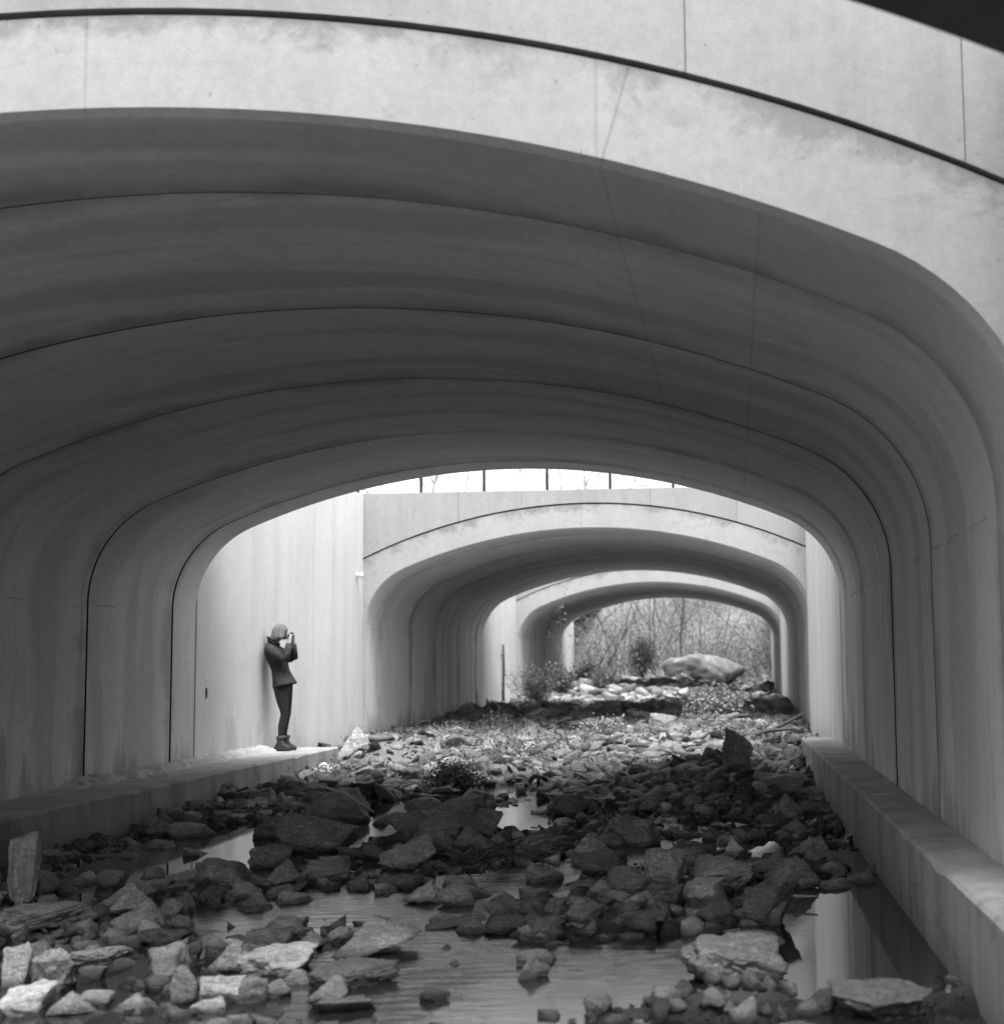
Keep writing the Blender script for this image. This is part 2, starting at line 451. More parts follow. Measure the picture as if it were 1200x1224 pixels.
wing_wall("channel wall right of the camera before the near lip", XR, 1, [(-9.0, -3.0), (-3.0, 3.1)], 2.2)
wing_wall("bright concrete wall with a vertical joint, behind the person in black jacket", XL + .004, -1, [(17.55, 22.38), (22.38, 25.40)], 4.50, [(17.9, 1.22, .022, .055)])
wing_wall("narrow strip of bright wall right of the second arch", XR - .004, 1, [(17.55, 22.3), (22.3, 25.40)], 4.50)
wing_wall("pale wall with a dark vertical crack, left between second and third arch", XL + .06, -1, [(37.30, 40.1), (40.1, 42.85)], 4.50)
wing_wall("narrow pale wall right between second and third arch", XR + .07, 1, [(37.30, 42.85)], 4.50)
wing_wall("wing wall beyond the farthest arch on its left side", XL + .14, -1, [(53.40, 57.5)], 3.2)
wing_wall("wing wall beyond the farthest arch on its right side", XR + .14, 1, [(53.40, 57.5)], 3.2)

# ------------------------------------------------------------------ ledges along the feet of the walls
LZ = 0.39
def ledge_block(mb, xa0, xa1, xb0, xb1, y0, y1, ztop, seed, c=.018):
    """a poured block: worn arris, slightly uneven top; xa = wall side, xb = channel side at y0 / y1"""
    r = random.Random(seed); n = max(3, int((y1 - y0) / .16)); m = 6
    rows_top = []; lip = []; foot = []; low = []
    for i in range(n + 1):
        y = y0 + (y1 - y0) * i / n; t = i / n
        xa = xa0 + (xa1 - xa0) * t; xb = xb0 + (xb1 - xb0) * t
        s = 1 if xb > xa else -1
        w = r.uniform(-.002, .002); chip = r.uniform(0, .003) + (r.uniform(.008, .025) if r.random() < .07 else 0)
        rows_top.append([(xa + (xb - s * (c + chip) - xa) * k / m, y, ztop + (r.uniform(-.004, .004))) for k in range(m + 1)])
        lip.append((xb + w * .4, y, ztop - c - chip)); foot.append((xb + w, y, 0.12)); low.append((xb + w, y, BASE))
    s = 1 if xb0 > xa0 else -1
    mb.grid(rows_top, True, s > 0)
    mb.grid([[p[-1] for p in rows_top], lip], True, s > 0)
    mb.grid([lip, foot, low], True, s > 0)
    for e, fl in ((0, s > 0), (-1, s < 0)):
        q = rows_top[e] + [lip[e], foot[e], low[e], (rows_top[e][0][0], rows_top[e][0][1], BASE)]
        mb.add(q if fl else q[::-1], [tuple(range(len(q)))])

lt = empty("concrete_ledge", (XL, 4, 0)); tag(lt, "concrete ledge along the left wall that the person stands on", "ledge")
mb = MB(); ledge_block(mb, XL + .002, XL + .002, -5.60, -5.62, -5.0, 14.2, LZ, 1); o = mb.build("ledge_block", CONC_LEDGE, lt); o.location = (-XL, -4, 0)
mb = MB(); ledge_block(mb, XL + .002, XL + .002, -5.62, -5.62, 14.206, 20.9, LZ, 2); o = mb.build("ledge_block", CONC_LEDGE, lt); o.location = (-XL, -4, 0)
# rough raised strip of mortar and broken stone at the wall foot
mb = MB(); r = random.Random(8); rows = []
for i in range(90):
    y = 14.0 + 6.3 * i / 89; e = min(1, i / 4) * min(1, (89 - i) / 6); ww = .17 + .05 * math.sin(i * .7) + r.uniform(-.03, .03); hh = (.07 + r.uniform(-.02, .02)) * e
    rows.append([(XL + .003, y, LZ + hh + .012), (XL + ww * .45, y, LZ + hh + r.uniform(-.012, .012)), (XL + ww * .8, y, LZ + hh * .75 + r.uniform(-.015, .012)), (XL + ww, y + r.uniform(-.02, .02), LZ + hh * .3), (XL + ww + .03, y, LZ - .01)])
mb.grid(rows, False, True); o = mb.build("mortar_strip", CONC_ROUGH, lt); o.location = (-XL, -4, 0)

rt = empty("concrete_ledge", (XR, 4, 0)); tag(rt, "long jointed concrete ledge running along the right wall", "ledge")
ry = [-5.0, 11.1, 13.5, 15.9, 18.3, 19.6]
xe = lambda y: .985 - .010 * (y - 6)
for i in range(5):
    mb = MB(); ledge_block(mb, XR - .002, XR - .002, xe(ry[i]), xe(ry[i + 1]), ry[i] + (.012 if i else 0), ry[i + 1] - .012, .46 + (.004 if i % 2 else 0), 20 + i)
    o = mb.build("ledge_block", CONC_LEDGE, rt); o.location = (-XR, -4, 0)

# ------------------------------------------------------------------ ground sheets
def _sin_noise(x, y, seed, scale):
    r = np.random.RandomState(seed); v = 0.0
    for k in range(7):
        a = r.uniform(0, 6.283); f = scale * r.uniform(0.6, 1.9); p = r.uniform(0, 6.283)
        v = v + np.sin((x * math.cos(a) + y * math.sin(a)) * f + p)
    return v / 3.2
POOLS = [(-4.1, 12.5, 0.8, 1.6, .48), (-2.3, 9.3, 0.6, 0.4, .14), (-1.25, 6.8, .95, 0.6, .2), (0.45, 7.9, 0.42, 1.5, .3), (-.6, 7.9, .6, .3, .12),
         (-1.4, 10.4, 0.4, 0.6, .16), (-2.0, 14.6, 0.6, 1.2, .12), (-3.6, 15.9, 0.5, 0.9, .24), (0.3, 52.0, 1.3, 7.0, .42), (-3.1, 8.9, 0.4, .35, .14), (-2.6, 11.0, .4, .4, .12),
         (0.0, 11.6, 0.4, 0.5, .16), (-2.9, 18.5, 0.6, 1.2, .12), (-4.3, 9.9, .4, .5, .12), (-4.0, 7.6, .5, .5, .1)]
BUMPS = [(-0.25, 16.8, 0.85, 2.4, .24), (0.2, 6.42, 1.0, .26, .20), (-5.2, 16.5, 0.55, 4.0, .06), (-5.0, 11.0, .6, 1.6, .04), (-2.6, 11.9, .8, 1.2, .12), (-0.7, 9.0, .6, 1.0, .10),
         (-2.0, 20.4, 0.9, 1.3, .16), (-3.9, 9.3, .7, .9, .08), (-1.5, 22.5, 1.3, 1.6, .14), (0.55, 20.5, .5, 2.2, .22), (-5.0, 21.6, .6, .9, .30), (-0.3, 26.2, 1.0, 1.5, .25),
         (-4.2, 5.6, .9, .6, .12), (-2.3, 45.0, 2.0, 3.0, .2), (-4.5, 44.0, 1.2, 3.0, .3)]
def bed(x, y):
    x = np.asarray(x, float); y = np.asarray(y, float)
    b = np.interp(y, [0, 6, 13, 17, 20, 24, 30, 40, 46, 53, 58, 62], [-.03, -.035, -.025, .005, .08, .24, .32, .38, .48, .72, .95, 1.1])
    b = b + .055 * _sin_noise(x, y, 3, 2.6) + .03 * _sin_noise(x, y, 9, 7.0)
    for (px, py, rx, ry, a) in POOLS: b = b - a * np.exp(-(((x - px) / rx) ** 2 + ((y - py) / ry) ** 2))
    for (px, py, rx, ry, a) in BUMPS: b = b + a * np.exp(-(((x - px) / rx) ** 2 + ((y - py) / ry) ** 2))
    return b
def sheet(name, x0, x1, y0, y1, dx, dy, fn, mat, kind="structure"):
    xs = np.linspace(x0, x1, int((x1 - x0) / dx) + 1); ys = np.linspace(y0, y1, int((y1 - y0) / dy) + 1)
    X, Y = np.meshgrid(xs, ys); Z = fn(X, Y)
    V = np.stack([X, Y, Z], -1).reshape(-1, 3); m = len(xs)
    i, j = np.meshgrid(np.arange(len(ys) - 1), np.arange(m - 1), indexing='ij'); a = (i * m + j).ravel()
    T = np.stack([a, a + 1, a + m + 1, a + m], -1)
    o = np_mesh(name, V, T, mat); o.data.polygons.foreach_set("use_smooth", [True] * len(o.data.polygons))
    o["kind"] = kind
    return o
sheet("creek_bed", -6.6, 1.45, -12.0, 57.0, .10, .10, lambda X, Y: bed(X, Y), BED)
sheet("creek_water", -6.6, 1.45, -12.0, 30.0, 2.0, 2.0, lambda X, Y: X * 0.0, WATER)
def hill(X, Y):
    d = np.clip((np.abs(X - CX0) - 3.6) / 5.0, 0, 1)
    rise = np.interp(Y, [53, 57, 62, 70, 80, 95, 130, 400, 1500], [.72, .95, 1.2, 2.8, 6.2, 9.5, 12, 13, 13])
    side = 4.2 * d * d * (3 - 2 * d)
    n = .35 * _sin_noise(X, Y, 21, .5) * np.clip((Y - 57) / 8, 0, 1)
    return np.maximum(rise, side * np.clip((Y - 53.6) / 3.0, .55, 1)) + n
sheet("hill", -43, 37, 57.0, 140.0, .8, .8, hill, SOIL)
sheet("far_ground", -900, 900, 140.0, 1500.0, 90, 90, lambda X, Y: 12.5 + 0 * X, SOIL)
sheet("ground", -900, XL - .33, -60.0, 140.0, 30, 10, lambda X, Y: np.where(Y < -1, 2.1, 4.22) + 0 * X, SOIL)
sheet("ground", XR + .33, 900, -60.0, 140.0, 30, 10, lambda X, Y: np.where(Y < -1, 2.1, 4.22) + 0 * X, SOIL)
sheet("bank", XL - 3, XR + 3, -60.0, -12.0, 1.5, 1.5, lambda X, Y: np.interp(Y, [-60, -24, -12], [2.6, 1.8, -.1]) + .2 * _sin_noise(X, Y, 5, .8), SOIL)
for (ya, yb, z) in ((3.1, 4.0, 4.24), (5.98, 17.55, 4.30), (25.4, 37.3, 4.30), (42.85, 53.4, 4.30)):
    m = MB(); m.box(XL - .6, XR + .6, ya + .26, yb - .26, z - .03, z + .02); o = m.build("road", ASPHALT); o["kind"] = "structure"

# ------------------------------------------------------------------ rocks
def icosphere(sub):
    bm = bmesh.new(); bmesh.ops.create_icosphere(bm, subdivisions=sub, radius=1.0)
    V = np.array([v.co[:] for v in bm.verts]); bm.verts.index_update(); T = np.array([[v.index for v in f.verts] for f in bm.faces]); bm.free()
    return V / np.linalg.norm(V, axis=1)[:, None], T
ICO = {k: icosphere(k) for k in (1, 2, 4, 5)}
def rock_shape(kind, seed, sub):
    """radial hull of random cutting planes (broken facets), softened, with fractal relief"""
    D, T = ICO[sub]; r = np.random.RandomState(seed)
    ax = r.normal(size=3) * .5 + np.array([0, 0, 1.0]); ax /= np.linalg.norm(ax)
    npl = {'block': 11, 'tall': 11, 'slab': 13, 'wedge': 8, 'round': 20}[kind]
    N = r.normal(size=(npl, 3)); d = r.uniform(.72, 1.02, npl) if kind != 'round' else r.uniform(.84, 1.0, npl)
    if kind in ('block', 'tall', 'slab'):
        N[:6] = np.array([[1, 0, 0], [-1, 0, 0], [0, 1, 0], [0, -1, 0], [0, 0, 1], [0, 0, -1]]) + r.normal(size=(6, 3)) * .22; d[:6] = r.uniform(.66, .82, 6)
    if kind == 'wedge':
        N[:6] = np.array([[.9, 0, .75], [-.9, .1, .7], [0, -1, .55], [0, 1, .5], [.2, -.1, -1], [.5, -.7, .5]]) + r.normal(size=(6, 3)) * .18; d[:6] = r.uniform(.5, .66, 6)
    N /= np.linalg.norm(N, axis=1)[:, None]
    dots = D @ N.T; q = np.where(dots > .04, d[None, :] / np.maximum(dots, .04), 9.0); q = np.minimum(q, 2.2)
    k = 24.0 if kind == 'round' else 70.0
    rad = -np.log(np.exp(-k * q).sum(1)) / k
    P = D * rad[:, None]
    for f, a in ((2.3, .10), (5.5, .075), (12.0, .045), (25.0, .028)):
        v = 0
        for _ in range(6):
            w = r.normal(size=3) * f; v = v + np.sin(P @ w + r.uniform(0, 6.28))
        P = P + D * (np.abs(v) - 1.6)[:, None] * a * .35
    if sub >= 4:                                                # broken bedding steps
        t = (P @ ax) * r.uniform(4, 8) + .5 * np.sin(P @ r.normal(size=3) * 3); P = P - D * ((t - np.floor(t)) ** 2)[:, None] * r.uniform(.03, .09)
    lo, hi = P.min(0), P.max(0)
    P = (P - (lo + hi) / 2) / ((hi - lo) / 2)
    return P, T
def rock_mesh(name, kind, seed, sub):
    P, T = rock_shape(kind, seed, sub); me = bpy.data.meshes.new(name)
    me.from_pydata(P.tolist(), [], T.tolist()); me.update()
    me.materials.append(ROCK)
    if sub >= 4: me.polygons.foreach_set("use_smooth", [True] * len(me.polygons))
    return me
def place_rock(me, x, y, z, sx, sy, h, tone, rz, tx=0.0, ty=0.0, name="rock"):
    o = bpy.data.objects.new(name, me); COL.objects.link(o)
    o.scale = (sx, sy, h * .62); o.location = (x, y, z + h * .38)
    o.rotation_euler = (tx, ty, rz); o.color = (tone, tone, tone, 1)
    return o
HERO = [
    (-4.59, 9.56, -0.03, 0.105, 0.058, 0.476, 0.255, 'tall', 'the tall leaning slab', 'tall upright grey slab of rock at the left edge by the concrete ledge'),
    (-4.67, 10.1, -0.03, 0.072, 0.057, 0.142, 0.22, 'block', 'the pale cube', 'small pale cube-shaped stone perched beside the tall leaning slab'),
    (-4.44, 9.6, -0.03, 0.065, 0.052, 0.08, 0.24, 'block', '', 'squat grey stone under the pale cube-shaped one beside the tall slab'),
    (-3.93, 8.42, 0.061, 0.219, 0.219, 0.114, 0.2, 'slab', 'the long rounded rock', 'long rounded grey rock lying flat in front of the tall leaning slab'),
    (-3.99, 8.28, 0.039, 0.093, 0.079, 0.082, 0.26, 'round', '', 'pale rounded stone tucked under the front of the long rounded rock'),
    (-3.47, 7.2, -0.03, 0.068, 0.054, 0.203, 0.4, 'block', 'the white corner rock', 'bright white rock cut by the left edge of the picture near the bottom'),
    (-3.23, 7.09, -0.03, 0.138, 0.11, 0.204, 0.24, 'block', 'the big pale block', 'big pale grey block with a flat sloping top, second from the lower left corner'),
    (-3.3, 7.68, -0.03, 0.162, 0.162, 0.089, 0.272, 'slab', 'the flat white slab', 'flat white slab of rock lying behind the big pale block'),
    (-3.15, 6.65, -0.03, 0.129, 0.129, 0.121, 0.416, 'slab', 'the lowest white slab', 'broad white rock filling the lower left corner of the picture'),
    (-2.93, 6.6, -0.03, 0.101, 0.081, 0.104, 0.256, 'wedge', '', 'pale sloping wedge of rock beside the white corner slab'),
    (-3.14, 7.29, -0.03, 0.06, 0.048, 0.074, 0.16, 'block', '', 'small grey stone between the flat white slab and the oval rock'),
    (-2.89, 6.77, -0.03, 0.076, 0.076, 0.062, 0.264, 'slab', '', 'small pale flat stone at the bottom left, below the big pale block'),
    (-2.76, 7.21, -0.006, 0.104, 0.083, 0.157, 0.22, 'block', 'the squared grey block', 'squared grey block standing at the edge of the small left pool'),
    (-2.49, 6.75, -0.022, 0.078, 0.066, 0.167, 0.17, 'round', 'the oval rock', 'oval grey rock standing on end in front of the squared grey block'),
    (-2.55, 7.46, -0.03, 0.127, 0.102, 0.151, 0.27, 'wedge', 'the split-toned peak', 'pointed rock with a pale left face and a darker right face'),
    (-2.26, 7.45, -0.03, 0.189, 0.189, 0.13, 0.336, 'slab', 'the long white slab', 'long bright white slab sloping down towards the stream'),
    (-2.33, 6.78, -0.03, 0.104, 0.083, 0.134, 0.336, 'block', 'the bright block', 'bright angular block at the bottom, below the split-toned pointed rock'),
    (-2.19, 6.75, -0.03, 0.066, 0.053, 0.124, 0.17, 'block', '', 'grey block touching the bright angular block on its right side'),
    (-2.31, 6.54, -0.026, 0.085, 0.072, 0.075, 0.304, 'round', '', 'white rounded stone at the bottom edge below the bright angular block'),
    (-2.12, 6.86, -0.03, 0.071, 0.06, 0.074, 0.2, 'round', '', 'round grey stone in front of the long white slab'),
    (-1.82, 6.63, -0.03, 0.086, 0.073, 0.132, 0.16, 'round', 'the round rock at the water edge', "round mottled rock at the water's edge at the bottom of the picture"),
    (-1.74, 6.59, -0.03, 0.135, 0.135, 0.062, 0.09, 'slab', '', 'dark flat rock spreading from the round mottled rock into the water'),
    (-1.82, 7.07, -0.03, 0.165, 0.165, 0.096, 0.08, 'slab', '', "dark low wet rock behind the round mottled rock at the water's edge"),
    (-1.94, 7.91, -0.03, 0.263, 0.211, 0.182, 0.2, 'wedge', 'the big triangular rock', 'big triangular grey rock rising from the stream with a dark hollow at its left foot'),
    (-2.31, 7.99, -0.019, 0.099, 0.079, 0.087, 0.22, 'wedge', '', 'small pale pointed stone beside the big triangular rock'),
    (-4.39, 10.45, -0.03, 0.117, 0.1, 0.124, 0.195, 'round', '', 'rounded grey rock topping the left rock cluster'),
    (-3.8, 9.16, 0.037, 0.14, 0.112, 0.146, 0.21, 'wedge', '', 'sloping grey rock in the middle of the left rock cluster'),
    (-3.65, 9.02, 0.009, 0.154, 0.123, 0.187, 0.24, 'wedge', '', 'cracked grey rock leaning right in the left rock cluster'),
    (-3.48, 8.57, -0.015, 0.191, 0.153, 0.175, 0.225, 'wedge', 'the split rock of the left cluster', 'largest rock of the left cluster with a curved split down its side'),
    (-3.43, 9.01, -0.03, 0.072, 0.061, 0.124, 0.24, 'round', '', 'rounded stone with folded markings at the right of the left cluster'),
    (-3.2, 8.61, -0.03, 0.071, 0.061, 0.103, 0.18, 'round', '', 'dark round stone at the right foot of the left cluster'),
    (-3.18, 8.22, -0.03, 0.15, 0.15, 0.087, 0.09, 'slab', '', 'dark flat rock under the front of the left rock cluster'),
    (-3.5, 10.15, 0.008, 0.202, 0.202, 0.163, 0.18, 'slab', 'the low dark mound rock', 'low dark mound-shaped rock at the near side of the left pool'),
    (-3.21, 9.74, -0.03, 0.112, 0.095, 0.131, 0.225, 'round', '', 'round rock just in front of the low dark mound-shaped rock'),
    (-3.69, 9.06, 0.027, 0.032, 0.026, 0.048, 0.18, 'block', '', 'tiny grey stone wedged in the left rock cluster'),
    (-3.11, 10.15, 0.017, 0.132, 0.105, 0.154, 0.2, 'wedge', 'the faceted triangle rock', 'small triangular rock with pale facets near the cracked boulder'),
    (-2.89, 10.43, -0.009, 0.166, 0.141, 0.136, 0.21, 'round', 'the loaf-shaped rock', 'loaf-shaped grey rock beside the small triangular faceted rock'),
    (-3.53, 11.31, -0.03, 0.166, 0.166, 0.166, 0.165, 'slab', '', "dark blocky rock below the cracked boulder at the pool's edge"),
    (-4.17, 13.27, -0.03, 0.145, 0.145, 0.151, 0.18, 'slab', '', 'low rock with a flat top on the left of the cracked boulder'),
    (-3.47, 12.3, -0.03, 0.345, 0.293, 0.328, 0.165, 'round', 'the cracked boulder', 'large dark boulder with a cracked, crumbly surface, largest by the left pool'),
    (-3.9, 14.56, -0.03, 0.304, 0.258, 0.306, 0.24, 'round', 'the smooth grey boulder', 'large smooth grey boulder lying on top behind the cracked boulder'),
    (-3.06, 11.78, -0.018, 0.111, 0.089, 0.084, 0.165, 'block', '', 'small dark stone in front of the cracked boulder'),
    (-2.87, 11.58, 0.034, 0.069, 0.055, 0.093, 0.18, 'block', '', 'small squared stone between the cracked boulder and the big rounded boulder'),
    (-2.45, 11.09, -0.03, 0.218, 0.185, 0.235, 0.255, 'round', 'the big rounded boulder', 'big rounded boulder in the middle of the stream, left of the twig pile'),
    (-2.32, 11.45, 0.038, 0.132, 0.112, 0.157, 0.225, 'round', '', 'rounded boulder resting against the right shoulder of the big rounded boulder'),
    (-2.69, 12.15, 0.113, 0.186, 0.158, 0.177, 0.18, 'round', '', 'dark rounded rock behind the big rounded boulder'),
    (-2.36, 11.86, 0.111, 0.216, 0.216, 0.152, 0.195, 'slab', '', 'long flat-topped rock behind the big rounded boulder'),
    (-2.62, 13.87, -0.03, 0.253, 0.202, 0.287, 0.225, 'block', 'the stacked block', 'blocky rock highest in the heap behind the big rounded boulder'),
    (-2.1, 11.72, 0.027, 0.166, 0.133, 0.198, 0.21, 'wedge', '', 'tilted rock leaning towards the twig pile'),
    (-2.08, 12.32, 0.063, 0.145, 0.116, 0.219, 0.21, 'block', '', 'squared rock at the right end of the middle heap'),
    (-1.98, 9.46, -0.03, 0.134, 0.107, 0.135, 0.36, 'wedge', 'the white-topped rock', 'white-topped pointed rock in the middle of the stream'),
    (-1.77, 9.38, -0.03, 0.127, 0.108, 0.134, 0.24, 'round', '', 'grey cracked rock joined to the right of the white-topped rock'),
    (-1.18, 11.55, -0.03, 0.174, 0.139, 0.181, 0.34, 'wedge', 'the pale triangle', 'pale triangular rock leaning on a dark rounded one in midstream'),
    (-0.99, 10.66, -0.03, 0.188, 0.16, 0.161, 0.135, 'round', '', 'dark rounded rock in front of the pale triangular one'),
    (-0.82, 12.16, -0.03, 0.197, 0.158, 0.238, 0.21, 'block', 'the barrel-shaped block', 'ribbed barrel-shaped block of rock in midstream beyond the pale triangle'),
    (-1.08, 12.81, -0.003, 0.114, 0.091, 0.129, 0.27, 'wedge', '', 'small pale rock behind the ribbed barrel-shaped block'),
    (-1.66, 14.68, -0.03, 0.182, 0.155, 0.211, 0.165, 'round', 'the lone dark boulder', 'lone dark boulder at the far edge of the middle pool'),
    (-0.35, 11.35, -0.03, 0.194, 0.165, 0.135, 0.15, 'round', '', 'dark low rock left of the white stone'),
    (-0.49, 9.56, 0.04, 0.141, 0.113, 0.224, 0.27, 'block', 'the wrinkled rock', 'upright rock with a wrinkled pale surface in the right cluster'),
    (-0.65, 8.81, 0.098, 0.13, 0.11, 0.165, 0.135, 'round', '', 'rounded rock at the left end of the right cluster'),
    (-0.52, 8.89, 0.033, 0.185, 0.185, 0.124, 0.117, 'slab', '', 'tilted dark slab at the front of the right cluster'),
    (-0.15, 9.73, -0.001, 0.244, 0.244, 0.186, 0.285, 'slab', 'the swirled rock', 'large rock with swirling bands, broadest in the right cluster'),
    (-0.24, 9.17, 0.007, 0.14, 0.14, 0.115, 0.4, 'slab', 'the white-streaked rock', 'white-streaked flat rock below the large swirled rock'),
    (-0.14, 8.62, 0.001, 0.087, 0.069, 0.117, 0.126, 'block', '', 'grey rock below the white-streaked flat one'),
    (0.32, 9.75, -0.03, 0.223, 0.179, 0.207, 0.2, 'wedge', 'the right peak', 'large grey peak-shaped rock at the right of the right cluster'),
    (0.17, 8.48, -0.03, 0.16, 0.128, 0.249, 0.108, 'block', '', 'dark steep-faced rock below the large peak-shaped one'),
    (0.16, 8.45, -0.03, 0.105, 0.084, 0.121, 0.153, 'block', '', 'veined angular rock at the water under the large peak-shaped one'),
    (0.57, 10.89, -0.03, 0.186, 0.149, 0.204, 0.195, 'wedge', 'the rock by the right ledge', 'dark ridge-backed rock nearest the long right ledge'),
    (-0.05, 7.1, -0.03, 0.253, 0.202, 0.201, 0.144, 'block', 'the big veined boulder', 'big pale veined boulder standing in the near water, right of centre'),
    (0.07, 7.58, -0.03, 0.156, 0.132, 0.148, 0.09, 'round', '', 'dark rock hidden behind the big pale veined boulder'),
    (-0.99, 7.14, -0.03, 0.084, 0.067, 0.105, 0.132, 'wedge', 'the small pyramid', 'small pyramid-shaped stone standing alone in the near water'),
    (-1.06, 8.1, -0.03, 0.11, 0.093, 0.123, 0.102, 'round', '', 'rounded stone with a wet foot beyond the small pyramid'),
    (-0.86, 8.26, 0.036, 0.107, 0.091, 0.103, 0.132, 'round', '', 'pale striped stone in the stream, in front of the pale triangle'),
    (-0.53, 8.34, 0.024, 0.164, 0.164, 0.06, 0.132, 'slab', 'the flat grey slab', 'flat grey slab lying at the water in front of the right cluster'),
    (-1.37, 6.71, -0.03, 0.069, 0.059, 0.065, 0.06, 'round', '', 'small black stone alone in the open near water'),
    (-1.3, 8.37, -0.015, 0.133, 0.133, 0.074, 0.081, 'slab', '', 'dark flat stone in the stream left of the rounded wet-footed stone'),
    (-0.05, 11.48, -0.03, 0.102, 0.081, 0.141, 0.7, 'wedge', 'the white stone', 'small bright white stone in the dark rocks right of centre'),
    (-0.01, 16.39, 0.28, 0.179, 0.143, 0.419, 0.195, 'block', 'the upright dark slab', 'dark upright slab near the end of the right ledge'),
    (0.47, 15.76, 0.053, 0.251, 0.213, 0.197, 0.3, 'round', 'the pale hump', 'pale humped rock beside the far part of the right ledge'),
    (0.42, 13.48, 0.002, 0.159, 0.127, 0.241, 0.225, 'wedge', '', 'dark pointed rock in front of the pale humped one'),
    (-5.79, 16.33, 0.02, 0.288, 0.231, 0.241, 0.15, 'block', 'the rock against the left ledge', 'dark squared rock leaning against the left concrete ledge'),
    (-5.31, 13.62, -0.03, 0.113, 0.096, 0.138, 0.225, 'round', '', 'round grey stone in the dark bank below the left ledge'),
    (-5.17, 13.7, -0.03, 0.073, 0.062, 0.103, 0.21, 'round', '', 'smaller round stone right of the round grey one in the left bank'),
    (-5.6, 19.78, -0.003, 0.263, 0.21, 0.222, 0.45, 'wedge', 'the pale rock by the ledge', 'pale pointed rock under the end of the left concrete ledge'),
    (-5.5, 21.12, 0.166, 0.274, 0.219, 0.444, 0.3, 'wedge', 'the pale block past the ledge', 'big pale broken block just past the end of the left ledge'),
    (-3.52, 17.69, -0.03, 0.245, 0.245, 0.072, 0.4, 'slab', '', 'thin pale slab lying in front of the dark bush'),
    (-2.76, 16.05, -0.03, 0.152, 0.121, 0.173, 0.225, 'block', '', 'grey squared rock to the right of the thin pale slab'),
    (-1.22, 56.12, 0.223, 1.607, 1.366, 1.487, 0.165, 'round', 'the far boulder', 'largest pale boulder under the far end of the third arch'),
    (0.57, 6.38, -0.03, 0.233, 0.233, 0.101, 0.084, 'slab', '', 'low pale rock breaking the surface by the right ledge at the bottom'),
]
for k, (x, y, z, sx, sy, h, tone, kind, short, label) in enumerate(HERO):
    rr = random.Random(900 + k)
    me = rock_mesh("rock", kind, 100 + k, 5 if sx > .13 and y < 14 else 4)
    o = place_rock(me, x, y, z + .015, sx, sy, h * 1.06, tone, rr.uniform(-.35, .35), rr.uniform(-.12, .12), rr.uniform(-.12, .12))
    tag(o, label, "rock", "rocks in the creek bed")

kinds = ['block', 'round', 'slab', 'wedge', 'slab', 'block', 'round', 'wedge']
SHARED = [rock_mesh("rock", kinds[k % 8], 500 + k, 4) for k in range(26)]
placed = [(h[0], h[1], max(h[3], h[4])) for h in HERO]
used = {}; fill = []; tries = 0
landmarks = [h for h in HERO if h[8]] + [(x_, y_, 0, 0, 0, 0, 0, '', n_) for x_, y_, n_ in ((-3.42, 17.9, "the dark weed clump"), (-.35, 26.6, "the pale leafy mound"), (-2.1, 23.2, "the small grassy clump"), (-4.4, 27.5, "the grey weed clump"),
    (.62, 20.6, "the driftwood branch"), (-1.88, 11.1, "the twig pile"), (-1.62, 8.55, "the floating plank"), (-5.4, 21.2, "the left ledge end"), (.6, 19.3, "the right ledge end"), (-5.4, 17.0, "the mid left ledge"), (-5.0, 13.2, "the near left ledge"), (-3.2, 25.4, "the crown of the second arch"), (-5.6, 25.6, "the second arch's left foot"), (.6, 25.6, "the second arch's right foot"))]
rr = random.Random(77)
def in_pool(x, y): return any(((x - p[0]) / p[2]) ** 2 + ((y - p[1]) / p[3]) ** 2 < .8 for p in POOLS)
while len(fill) < 211 and tries < 20000:
    tries += 1
    u = rr.random()
    if u < .70: y = rr.uniform(6.6, 13.0); s = rr.uniform(.06, .17)
    elif u < .89: y = rr.uniform(13.0, 20.0); s = rr.uniform(.08, .22)
    else: y = rr.uniform(20.0, 31.0); s = rr.uniform(.12, .28)
    xl = -5.5 if y < 21 else -6.2
    x = rr.uniform(max(xl, -y * .50 + .1), .85 if y < 20 else 1.1)
    if in_pool(x, y) and rr.random() < .84: continue
    if x > -.1 and y < 9.2: continue
    if any((x - a) ** 2 + (y - b) ** 2 < ((s + c) * .85) ** 2 for a, b, c in placed): continue
    placed.append((x, y, s)); fill.append((x, y, s))
fill.sort(key=lambda f: f[1])
